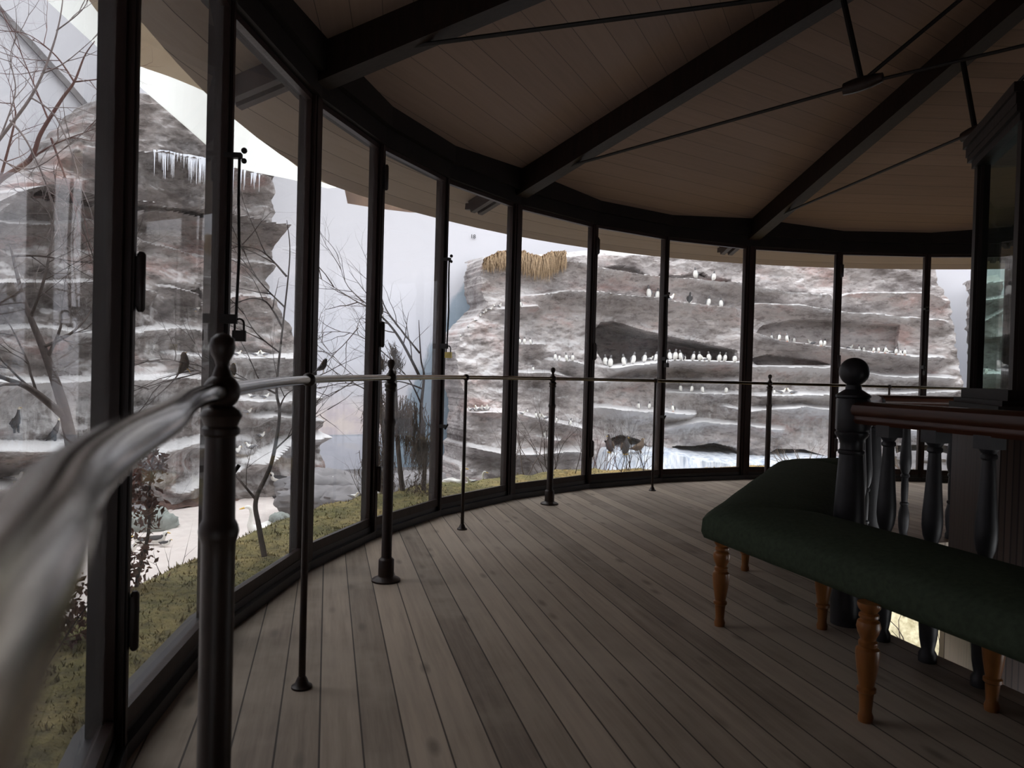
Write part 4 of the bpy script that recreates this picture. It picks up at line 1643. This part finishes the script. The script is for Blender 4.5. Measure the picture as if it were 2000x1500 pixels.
def conifer(trunk, boughs, label):
    P = smooth_line([at(*q) for q in trunk], 6)
    e = empty('drooping_conifer', P[0], label, 'conifer', 'conifers')
    b = MB()
    b.tube(P, [.022 * (1 - .6 * k / len(P)) for k in range(len(P))], 8)
    b.build('trunk', 'bark', e, smooth=True)
    f = MB()
    for (x, y, d), n_, sp, ln in boughs:
        c = at(x, y, d)
        for k in range(int(n_ * 1.9)):
            p = c + Vector((rnd.gauss(0, sp), rnd.gauss(0, sp), rnd.gauss(0, sp * 1.1)))
            q = p + Vector((rnd.gauss(0, .03), rnd.gauss(0, .03), -rnd.uniform(.3, 1) * ln))
            m_ = (p + q) / 2 + Vector((rnd.gauss(0, .012), rnd.gauss(0, .012), 0))
            f.tube([p, m_, q], [.0026, .003, .0008], 3)
            for t in range(4):
                s0 = p + (q - p) * rnd.random()
                f.tube([s0, s0 + Vector((rnd.gauss(0, .018), rnd.gauss(0, .018), -.022))], [.0020, .0006], 3)
    t_ = f.build('foliage', 'juniper', e)
    t_['kind'] = 'stuff'
    return e


conifer([(789, 985, D), (778, 880, D), (774, 800, D), (770, 700, D), (768, 690, D)],
        [((800, 800, D), 60, .06, .22), ((815, 850, D), 90, .07, .22), ((825, 880, D), 50, .05, .2), ((785, 815, D), 40, .05, .2), ((810, 960, D), 60, .07, .08), ((770, 695, D), 18, .015, -.12), ((775, 720, D), 18, .02, -.1), ((760, 800, D), 30, .04, .2)],
        'drooping brown conifer right of the tall railing post')
conifer([(748, 985, D + .2), (752, 900, D + .2), (745, 800, D + .2), (742, 690, D + .2)],
        [((742, 790, D + .2), 60, .05, .2), ((735, 880, D + .2), 60, .05, .22), ((748, 930, D + .2), 70, .07, .2), ((745, 720, D + .2), 20, .015, -.15)],
        'drooping brown conifer behind the tall railing post')


def shrub(name, mat, stems, px, py, d, w, h, label, lean=.5, lev=2, rad=.006, cat='shrub'):
    p0 = at(px, py, d)
    e = empty(name, p0, label, cat, 'bare shrubs')
    b = MB()
    for k in range(stems):
        s = p0 + Vector((rnd.uniform(-w, w) * .5, rnd.uniform(-.1, .1), 0))
        dr = Vector((rnd.uniform(-lean, lean), rnd.uniform(-.3, .3), 1))
        wander(b, s, dr, h * rnd.uniform(.7, 1.1), rad * rnd.uniform(.7, 1.2), lev, 5, .55, .25, 4)
    b.build('stems', mat, e)
    return e


shrub('bare_shrub', 'bark', 12, 1240, 955, 7.7, .35, .62, 'dark bare shrub at the snow between two slender window posts', .55)
shrub('bare_shrub', 'bark_red', 9, 1165, 955, 7.9, .4, .65, 'reddish twiggy shrub left of the dark bare shrub', .8, 2, .005)
shrub('bare_shrub', 'bark_pale', 5, 1040, 960, 7.3, .35, 1.15, 'tall pale shrub left of the tall far railing post', .5, 3, .008)
shrub('bare_shrub', 'bark', 5, 1100, 945, 7.4, .3, .8, 'thin grey shrub right of the tall far railing post', .6)
shrub('bare_shrub', 'bark_pale', 12, 1560, 915, 10.2, .5, .40, 'pale brushwood lying on the ice left of the newel post', 1.6, 2, .007)
shrub('bare_shrub', 'bark_pale', 7, 1770, 930, 10.0, .5, .5, 'pale brushwood behind the turned balusters', .9, 2, .007)
shrub('bare_shrub', 'bark', 5, 705, 985, 5.8, .15, .35, 'small dark twigs on the moss before the sea view', .8, 1, .004)
shrub('bare_shrub', 'bark', 3, 340, 1140, 4.0, .1, .22, 'single thin twig on the moss bank against the beach', .5, 1, .003)
shrub('bare_shrub', 'bark', 7, 60, 1330, 2.3, .25, .45, 'thin dark twigs on the moss at the lower left corner', .7, 2, .004)


def leafy(stem, clusters, label):
    P = smooth_line([at(*q) for q in stem], 6)
    e = empty('leafy_sapling', P[0], label, 'sapling', 'brown-leaved saplings')
    b = MB()
    b.tube(P, [.010 * (1 - .6 * k / len(P)) for k in range(len(P))], 7)
    b.build('stem', 'bark', e, smooth=True)
    f = MB()
    for (x, y, d), n_, sp in clusters:
        c = at(x, y, d)
        for k in range(n_):
            p = c + Vector((rnd.gauss(0, sp), rnd.gauss(0, sp), rnd.gauss(0, sp * 1.2)))
            s = rnd.uniform(.010, .022)
            u = Vector((rnd.gauss(0, 1), rnd.gauss(0, 1), rnd.gauss(0, 1))).normalized()
            v = u.cross(Vector((rnd.gauss(0, 1), rnd.gauss(0, 1), rnd.gauss(0, 1)))).normalized()
            w_ = u.cross(v) * s * .25
            f.quad([p - u * s, p + v * s * .55 + w_, p + u * s * 1.1, p - v * s * .55 + w_])
    t_ = f.build('leaves', 'brown_leaf', e)
    t_['kind'] = 'stuff'
    return e


D = 3.3
leafy([(262, 1210, D), (270, 1120, D), (290, 1040, D), (292, 960, D), (300, 880, D)],
      [((305, 900, D), 70, .030), ((285, 935, D), 80, .035), ((262, 960, D), 60, .035), ((290, 990, D), 70, .030), ((248, 985, D), 60, .04), ((285, 1020, D), 40, .022), ((278, 1085, D), 60, .03), ((262, 1100, D), 50, .03), ((262, 1140, D), 60, .04), ((240, 1040, D), 40, .03)],
      'brown-leaved sapling right of the nearest window post')
D = 2.6
leafy([(120, 1420, D), (110, 1330, D), (80, 1260, D), (95, 1200, D), (130, 1120, D)],
      [((100, 1290, D), 120, .05), ((125, 1210, D), 120, .05), ((140, 1160, D), 90, .04), ((70, 1300, D), 90, .05), ((150, 1260, D), 80, .04), ((110, 1340, D), 90, .05)],
      'brown-leaved sapling behind the handrail at the lower left')

# ------------------------------------------------------------------ birds
vxy = lambda a: Vector((cos(a), sin(a), 0))


def body_loft(b, sections, seg=12, mi=None):
    """sections: (centre, rx, rz, axis tangent) along a spine lying in the x-z plane, facing +x"""
    rings = []
    for i, (c, ry, rn) in enumerate(sections):
        a = Vector(sections[max(i - 1, 0)][0])
        d = Vector(sections[min(i + 1, len(sections) - 1)][0])
        t = (d - a).normalized()
        side = Vector((0, 1, 0))
        nn = t.cross(side).normalized()
        rings.append([Vector(c) + side * ry * cos(2 * pi * j / seg) + nn * rn * sin(2 * pi * j / seg) for j in range(seg)])
    b.loft(rings, True, mi if mi is not None else 0)


def proto_auk(head, back, name='guillemot'):
    """upright sea bird facing +x, 0.27 m tall; slots: belly, back, head, beak"""
    b = MB()
    sec = [((-.055, 0, .012), .012, .008), ((-.035, 0, .03), .034, .03), ((-.012, 0, .065), .052, .048), ((.0, 0, .11), .056, .052), ((.006, 0, .155), .046, .044), ((.010, 0, .190), .026, .027),
           ((.014, 0, .212), .020, .021), ((.022, 0, .236), .021, .022), ((.028, 0, .254), .016, .016), ((.030, 0, .264), .006, .006)]

    def mi(i, j):
        th = 2 * pi * (j + .5) / 12
        if i >= 5:
            return 2
        return 1 if sin(th) > .45 else 0
    body_loft(b, sec, 12, mi)
    b.tube([(.036, 0, .238), (.056, 0, .234), (.074, 0, .228)], [.008, .005, .001], 6, 3)
    for s in (-1, 1):
        b.tube([(-.012, s * .05, .165), (-.030, s * .056, .11), (-.056, s * .040, .045)], [.010, .018, .003], 6, 1)
        b.box((.0, s * .02, .006), (.035, .016, .012), None, 3)
    return b.build(name, [head[0], back, head[1], head[2]], smooth=True, angle=1.2)


def proto_gull():
    b = MB()
    sec = [((-.19, 0, .085), .006, .004), ((-.14, 0, .088), .024, .012), ((-.08, 0, .085), .045, .035), ((0, 0, .082), .056, .052), ((.06, 0, .095), .048, .050), ((.095, 0, .125), .030, .034), ((.108, 0, .155), .024, .024),
           ((.118, 0, .178), .025, .024), ((.132, 0, .190), .018, .017), ((.142, 0, .194), .006, .006)]

    def mi(i, j):
        th = 2 * pi * (j + .5) / 12
        return 1 if i < 4 and sin(th) < -.15 else 0
    body_loft(b, sec, 12, mi)
    b.tube([(.138, 0, .184), (.160, 0, .180), (.172, 0, .174)], [.006, .005, .001], 6, 2)
    for s in (-1, 1):
        b.tube([(.04, s * .045, .10), (-.06, s * .050, .105), (-.20, s * .012, .098)], [.014, .022, .003], 6, 1)
        b.tube([(.0, s * .022, .05), (.004, s * .022, .0)], .004, 5, 2)
    return b.build('gull', ['white_feather', 'grey_feather', 'beak_yellow'], smooth=True, angle=1.2)


def proto_cormorant():
    b = MB()
    sec = [((-.16, 0, .0), .016, .006), ((-.11, 0, .05), .034, .014), ((-.06, 0, .11), .058, .048), ((-.01, 0, .18), .062, .056), ((.02, 0, .25), .046, .044), ((.035, 0, .30), .028, .028), ((.045, 0, .35), .020, .020),
           ((.050, 0, .39), .019, .019), ((.065, 0, .415), .022, .020), ((.085, 0, .422), .014, .012)]
    body_loft(b, sec, 12, lambda i, j: 1 if i >= 7 else 0)
    b.tube([(.080, 0, .420), (.115, 0, .422), (.135, 0, .414)], [.008, .006, .003], 6, 2)
    for s in (-1, 1):
        b.tube([(-.0, s * .055, .24), (-.07, s * .06, .14), (-.14, s * .03, .02)], [.012, .022, .004], 6, 0)
        b.box((.0, s * .03, .06), (.03, .02, .12), None, 0)
    return b.build('cormorant', ['dark_feather', 'cream_feather', 'beak_yellow'], smooth=True, angle=1.2)


def proto_swan(sitting=True):
    b = MB()
    sec = [((-.34, 0, .16), .01, .008), ((-.27, 0, .15), .07, .04), ((-.15, 0, .13), .125, .09), ((0, 0, .12), .145, .115), ((.12, 0, .13), .12, .105), ((.20, 0, .17), .075, .08), ((.225, 0, .23), .045, .05),
           ((.215, 0, .32), .034, .036), ((.205, 0, .42), .030, .031), ((.22, 0, .50), .028, .030), ((.255, 0, .535), .032, .032), ((.295, 0, .535), .026, .025), ((.325, 0, .525), .014, .012)]
    body_loft(b, sec, 14, 0)
    b.tube([(.315, 0, .527), (.36, 0, .515), (.40, 0, .508)], [.017, .014, .007], 8, 1)
    for s in (-1, 1):
        b.tube([(.10, s * .11, .17), (-.08, s * .13, .20), (-.30, s * .035, .20)], [.03, .055, .006], 8, 0)
    return b.build('swan', ['white_feather', 'beak_yellow'], smooth=True, angle=1.2)


def proto_duck():
    b = MB()
    sec = [((-.17, 0, .085), .008, .006), ((-.12, 0, .075), .045, .022), ((-.05, 0, .065), .07, .055), ((.03, 0, .065), .07, .06), ((.09, 0, .085), .045, .05), ((.11, 0, .125), .028, .032), ((.12, 0, .155), .03, .032), ((.142, 0, .172), .024, .022), ((.155, 0, .176), .01, .01)]

    def mi(i, j):
        th = 2 * pi * (j + .5) / 12
        if i >= 5:
            return 0 if sin(th) > -.4 else 1
        if i in (0, 1):
            return 1
        return 0 if sin(th) < .1 else 1
    body_loft(b, sec, 12, mi)
    b.tube([(.148, 0, .166), (.18, 0, .156), (.198, 0, .152)], [.011, .009, .004], 6, 2)
    return b.build('eider_duck', ['white_feather', 'dark_feather', 'beak_yellow'], smooth=True, angle=1.2)


def proto_songbird(back, belly, name):
    b = MB()
    sec = [((-.085, 0, .02), .010, .003), ((-.055, 0, .03), .010, .004), ((-.035, 0, .036), .016, .014), ((-.008, 0, .046), .026, .026), ((.012, 0, .064), .026, .027), ((.026, 0, .086), .019, .021), ((.033, 0, .100), .018, .018), ((.042, 0, .110), .012, .011), ((.046, 0, .113), .004, .004)]

    def mi(i, j):
        th = 2 * pi * (j + .5) / 12
        return 1 if 2 <= i < 6 and sin(th) > .2 else 0
    body_loft(b, sec, 12, mi)
    b.tube([(.044, 0, .106), (.058, 0, .102)], [.006, .001], 6, 2)
    for s in (-1, 1):
        b.tube([(.008, s * .024, .068), (-.025, s * .024, .045), (-.060, s * .008, .030)], [.008, .010, .002], 6, 0)
        b.tube([(.0, s * .008, .026), (.003, s * .009, -.002)], .0016, 4, 2)
    return b.build(name, [back, belly, 'beak_yellow'], smooth=True, angle=1.2)


def proto_grouse():
    b = MB()
    sec = [((-.22, 0, .16), .05, .006), ((-.15, 0, .14), .035, .02), ((-.08, 0, .13), .07, .06), ((.0, 0, .13), .085, .075), ((.07, 0, .165), .06, .06), ((.10, 0, .22), .032, .035), ((.115, 0, .255), .028, .028), ((.135, 0, .268), .018, .016)]
    body_loft(b, sec, 12, 0)
    b.tube([(.13, 0, .262), (.16, 0, .25)], [.009, .002], 6, 1)
    for s in (-1, 1):
        b.tube([(.0, s * .04, .08), (.005, s * .04, .0)], .009, 5, 0)
        b.tube([(.05, s * .07, .16), (-.05, s * .075, .14), (-.14, s * .02, .13)], [.02, .03, .005], 6, 0)
    return b.build('grey_fowl', ['brown_feather', 'beak_yellow'], smooth=True, angle=1.2)


protos = {
    'auk': proto_auk(('white_feather', 'slate_feather', 'slate_feather'), 'grey_feather', 'guillemot'),
    'razor': proto_auk(('white_feather', 'dark_feather', 'dark_feather'), 'dark_feather', 'razorbill'),
    'puffin': proto_auk(('white_feather', 'grey_feather', 'beak_orange'), 'dark_feather', 'puffin'),
    'gull': proto_gull(), 'cormorant': proto_cormorant(), 'swan': proto_swan(), 'duck': proto_duck(),
    'thrush': proto_songbird('brown_feather', 'brown_feather', 'songbird'), 'bullfinch': proto_songbird('brown_feather', 'orange_feather', 'bullfinch'),
    'sparrow': proto_songbird('grey_feather', 'brown_feather', 'small_songbird'),
    'grouse': proto_auk(('dark_feather', 'dark_feather', 'beak_yellow'), 'brown_feather', 'dark_fowl'), 'shag': proto_grouse(),
}
used = set()
HGT = {'auk': .264, 'razor': .264, 'puffin': .264, 'gull': .194, 'cormorant': .42, 'swan': .535, 'duck': .176, 'thrush': .113, 'bullfinch': .113, 'sparrow': .113, 'grouse': .264, 'shag': .268}


def stand(px, py, cl, d0=10, d1=16):
    """where a bird seen with its feet at that spot stands on the rock"""
    best = None
    for k in range(260):
        d = d0 + (d1 - d0) * k / 259
        P = at(px, py, d)
        h = cl.ray_cast(P + Vector((0, 0, .16)), Vector((0, 0, -1)), .5)
        if h[0] is None or h[1].z < .3:
            continue
        e = abs(h[0].z - P.z) + .004 * k / 26
        if best is None or e < best[0]:
            best = (e, h[0], d)
    v = view_dir(px, py)
    h = cl.ray_cast(Vector((0, 0, 1)), v.normalized())
    if best and best[0] < .10:
        return best[1] + Vector((0, 0, -.004))
    if h[0] is not None:
        return h[0] - v.normalized() * .03
    return at(px, py, 13.0)


def bird(kind, pos, hpx, face, label, group, cat='bird', tilt=0):
    """face: degrees, 0 = towards the viewer, + turns the head to the picture's right"""
    pr = protos[kind]
    d = pos.y
    s = hpx * d / FPX / HGT[kind]
    to = math.atan2(-pos.y, -pos.x)
    rz = to + math.radians(face)
    if kind in used:
        o = pr.copy()
        scene.collection.objects.link(o)
    else:
        o = pr
        used.add(kind)
    o.location = pos
    o.rotation_euler = (0, math.radians(tilt), rz)
    o.scale = (s, s, s)
    return tag(o, label, cat, group)


ORD = 'first second third fourth fifth sixth seventh eighth ninth tenth eleventh twelfth thirteenth fourteenth fifteenth sixteenth seventeenth eighteenth'.split()


def row(kind, cl, spots, what, where, group, faces=(-30, 25, -50, 10, 40, -15, 60), d0=10.5, d1=15):
    for k, sp in enumerate(spots):
        x, y, h = sp[:3]
        kd = sp[3] if len(sp) > 3 else kind
        f = sp[4] if len(sp) > 4 else faces[k % len(faces)]
        p = stand(x, y, cl, d0, d1)
        bird(kd, p, h, f, '%s, %s from left %s' % (what, ORD[k], where), group)


row('auk', rc.bvh, [(1358, 543, 22), (1394, 546, 20)], 'white-breasted guillemot', 'on the topmost cliff ledge', 'guillemots on the cliff')
row('auk', rc.bvh, [(1267, 583, 24), (1284, 585, 21), (1307, 588, 14, 'gull', 70), (1347, 595, 23, 'razor', 170), (1384, 598, 20), (1408, 601, 20)], 'white seabird', 'on the second cliff ledge above the cave', 'guillemots on the cliff')
row('auk', rc.bvh, [(1182, 713, 22), (1192, 717, 24), (1218, 714, 23), (1237, 711, 24, 'auk', 60), (1259, 708, 21, 'auk', 50), (1269, 705, 10, 'gull', 60), (1281, 705, 19), (1308, 703, 21), (1319, 705, 23), (1329, 705, 21),
                       (1337, 705, 12, 'razor', 120), (1354, 706, 19, 'auk', 60), (1366, 706, 19), (1376, 707, 11, 'gull', -60), (1384, 708, 20), (1405, 708, 20), (1416, 708, 19, 'auk', 50), (1435, 708, 19)],
    'white-breasted guillemot', 'in the row on the long cave ledge', 'guillemots on the long cave ledge')
row('auk', rc.bvh, [(1329, 765, 17), (1351, 766, 17, 'auk', 40), (1372, 767, 17), (1418, 768, 16)], 'plump white seabird', 'of four just under the handrail', 'guillemots on the cliff')
row('auk', rc.bvh, [(1247, 799, 16), (1268, 799, 16), (1314, 804, 17, 'puffin')], 'white-breasted seabird', 'on the ledge above the dark bare shrub', 'guillemots on the cliff')
row('puffin', rc.bvh, [(1507, 666, 15), (1522, 664, 15), (1537, 668, 17), (1551, 670, 14), (1585, 675, 11, 'gull', -60), (1603, 679, 16), (1610, 678, 16, 'razor'), (1639, 684, 8), (1659, 686, 10, 'gull', 60), (1678, 689, 13), (1687, 689, 13), (1706, 691, 12),
                          (1716, 688, 13), (1729, 694, 16), (1738, 695, 8, 'gull', -70), (1750, 694, 15), (1759, 692, 11), (1767, 696, 15)],
    'small puffin-like bird', 'on the long sloping right ledge', 'puffins on the right ledge')
row('razor', rc.bvh, [(1593, 729, 12, 'razor', 60)], 'razorbill leaning alone', 'above the handrail by the newel ball', 'guillemots on the cliff')
row('gull', rc.bvh, [(1512, 770, 12, 'auk', 20), (1526, 770, 12, 'gull', 70), (1546, 770, 12, 'gull', -70)], 'white bird', 'under the handrail beside the rightmost thick railing post', 'guillemots on the cliff')
row('auk', rc.bvh, [(1016, 601, 14)], 'white bird alone', 'beside the thick post below the straw', 'guillemots on the cliff')
row('auk', rc.bvh, [(1015, 672, 14), (1024, 672, 15), (1036, 673, 14)], 'white-breasted bird', 'of the tight trio beside the thick window post', 'guillemots on the cliff')
row('auk', rc.bvh, [(1084, 703, 16, 'auk', 50), (1092, 705, 13, 'auk', 60), (1106, 710, 18), (1118, 712, 17)], 'white-breasted bird', 'of four on the pale block left of the cave', 'guillemots on the cliff')
row('auk', rc.bvh, [(1041, 725, 12)], 'white bird alone', 'left above the far thick railing post', 'guillemots on the cliff')
row('gull', rc.bvh, [(918, 803, 9), (927, 803, 10), (934, 803, 12), (940, 802, 11), (946, 802, 11), (953, 802, 12)], 'small white bird', 'in the huddle left under the handrail', 'white birds on the left ledges')
row('gull', rc.bvh, [(976, 601, 9), (966, 603, 7), (957, 607, 7), (950, 611, 7), (944, 614, 7), (938, 618, 7), (928, 628, 6), (915, 641, 6), (900, 657, 6)][::-1], 'tiny white bird', 'along the slanting left cliff edge', 'white birds on the left edge')
row('auk', rc.bvh, [(1030, 806, 9), (1020, 816, 8, 'gull', 60), (1047, 819, 14), (1054, 820, 14), (1064, 824, 12, 'gull', -50), (1087, 825, 13), (1114, 831, 15), (1063, 853, 12)], 'white bird', 'among pale twigs by the far thick railing post', 'white birds on the left ledges')
row('auk', stc.bvh, [(1926, 732, 16, 'auk', 50), (1962, 732, 17, 'auk', -20)], 'white seabird', 'of two on the stack added for the case reflection', 'guillemots on the cliff')
# left cliff
row('gull', lc.bvh, [(463, 696, 12), (499, 696, 11), (516, 696, 12)], 'white gull', 'in the row above the near handrail', 'gulls on the left cliff', (60, 70, -60), 7, 13)
row('auk', lc.bvh, [(511, 562, 15, 'auk', 30), (524, 602, 13, 'gull', -60)], 'white bird high up', 'right of the padlocked bolt rod', 'gulls on the left cliff', (0,), 7, 13)
row('gull', lc.bvh, [(382, 609, 14, 'gull', 60)], 'white gull', 'in the dark hollow left of the padlock', 'gulls on the left cliff', (0,), 7, 13)
row('gull', lc.bvh, [(483, 809, 13), (491, 778, 11), (517, 779, 12), (510, 856, 13), (490, 876, 14), (459, 895, 18)], 'white gull', 'below the handrail right of the near railing post', 'gulls on the left cliff', (60, -60, 70, 40, -70, 50), 7, 13)
row('cormorant', lc.bvh, [(32, 850, 50, 'cormorant', 30), (108, 852, 44, 'cormorant', 80)], 'yellow-headed dark cormorant', 'on the white ledge at the far left', 'cormorants', (0,), 6, 12)
row('gull', lc.bvh, [(28, 938, 22, 'gull', 60)], 'white gull alone', 'below the dark cormorants', 'gulls on the left cliff', (0,), 6, 12)
row('duck', lc.bvh, [(543, 945, 20, 'duck', -60), (547, 978, 18, 'duck', 60)], 'black and white duck', 'on rocks beside the slender dark tree', 'eider ducks', (0,), 7, 13)


def ground_at(px, py, z):
    v = view_dir(px, py)
    return Vector((0, 0, 1)) + v * ((z - 1) / v.z)


for k, (x, y, h, f, lab) in enumerate([(278, 1063, 20, -70, 'black and white duck at the left of the pair on the beach'), (305, 1062, 24, 70, 'black and white duck at the right of the pair on the beach'), (322, 1066, 14, 60, 'low white duck beside the pair on the beach')]):
    bird('duck', ground_at(x, y, -.97), h, f, lab, 'eider ducks')
bird('gull', ground_at(258, 1080, -.97), 22, 20, 'white-headed gull on the beach behind the brown sapling', 'birds on the beach')
bird('swan', ground_at(515, 1050, -.97), 62, -80, 'large white swan with upright neck behind the moss bank', 'swans')
bird('gull', ground_at(242, 1192, -.60), 46, -60, 'white bird half hidden at the edge of the moss bank', 'birds on the beach')
bird('swan', at(738, 975, 6.6), 34, 60, 'white swan low behind the tall thin railing post', 'swans')
bird('swan', at(886, 953, 7.2), 40, 75, 'white swan with curved neck beside the thin railing rod', 'swans')
bird('swan', at(930, 953, 7.6), 32, 80, 'smaller white swan right of the thin railing rod', 'swans')
bird('gull', at(922, 949, 7.0), 18, -60, 'white gull between the two curved swan necks', 'birds on the beach')
bird('duck', at(614, 944, 9.4), 12, -70, 'dark duck left of two on the shore rock', 'eider ducks')
bird('duck', at(641, 943, 9.4), 12, 70, 'dark duck right of two on the shore rock', 'eider ducks')
bird('gull', at(690, 975, 7.4), 14, 60, 'grey bird on the stones under the sea view', 'birds on the beach')
bird('thrush', at(371, 727, 3.85), 38, 75, 'brown thrush with yellow beak on a twig left of the near railing post', 'songbirds', tilt=-38)
bird('thrush', at(460, 739, 3.85), 28, 60, 'dark brown songbird seen just above the handrail by the near ball finial', 'songbirds', tilt=-30)
bird('bullfinch', at(744, 617, 6.05), 28, 20, 'round bullfinch with warm breast high in the bare tree', 'songbirds', tilt=-30)
bird('sparrow', at(632, 728, 3.4), 26, 70, 'small grey songbird perched just above the handrail', 'songbirds', tilt=-12)
bird('grouse', stand(1190, 884, ice_bvh, 10, 15), 36, -50, 'dark fowl behind the shrub, left of two', 'dark fowl')
bird('grouse', stand(1222, 888, ice_bvh, 10, 15), 38, 40, 'dark fowl behind the shrub, right of two', 'dark fowl')
bird('shag', stand(1252, 885, ice_bvh, 10, 15), 26, 80, 'grey-brown bird on the ice right of the dark bare shrub', 'dark fowl', tilt=-20)
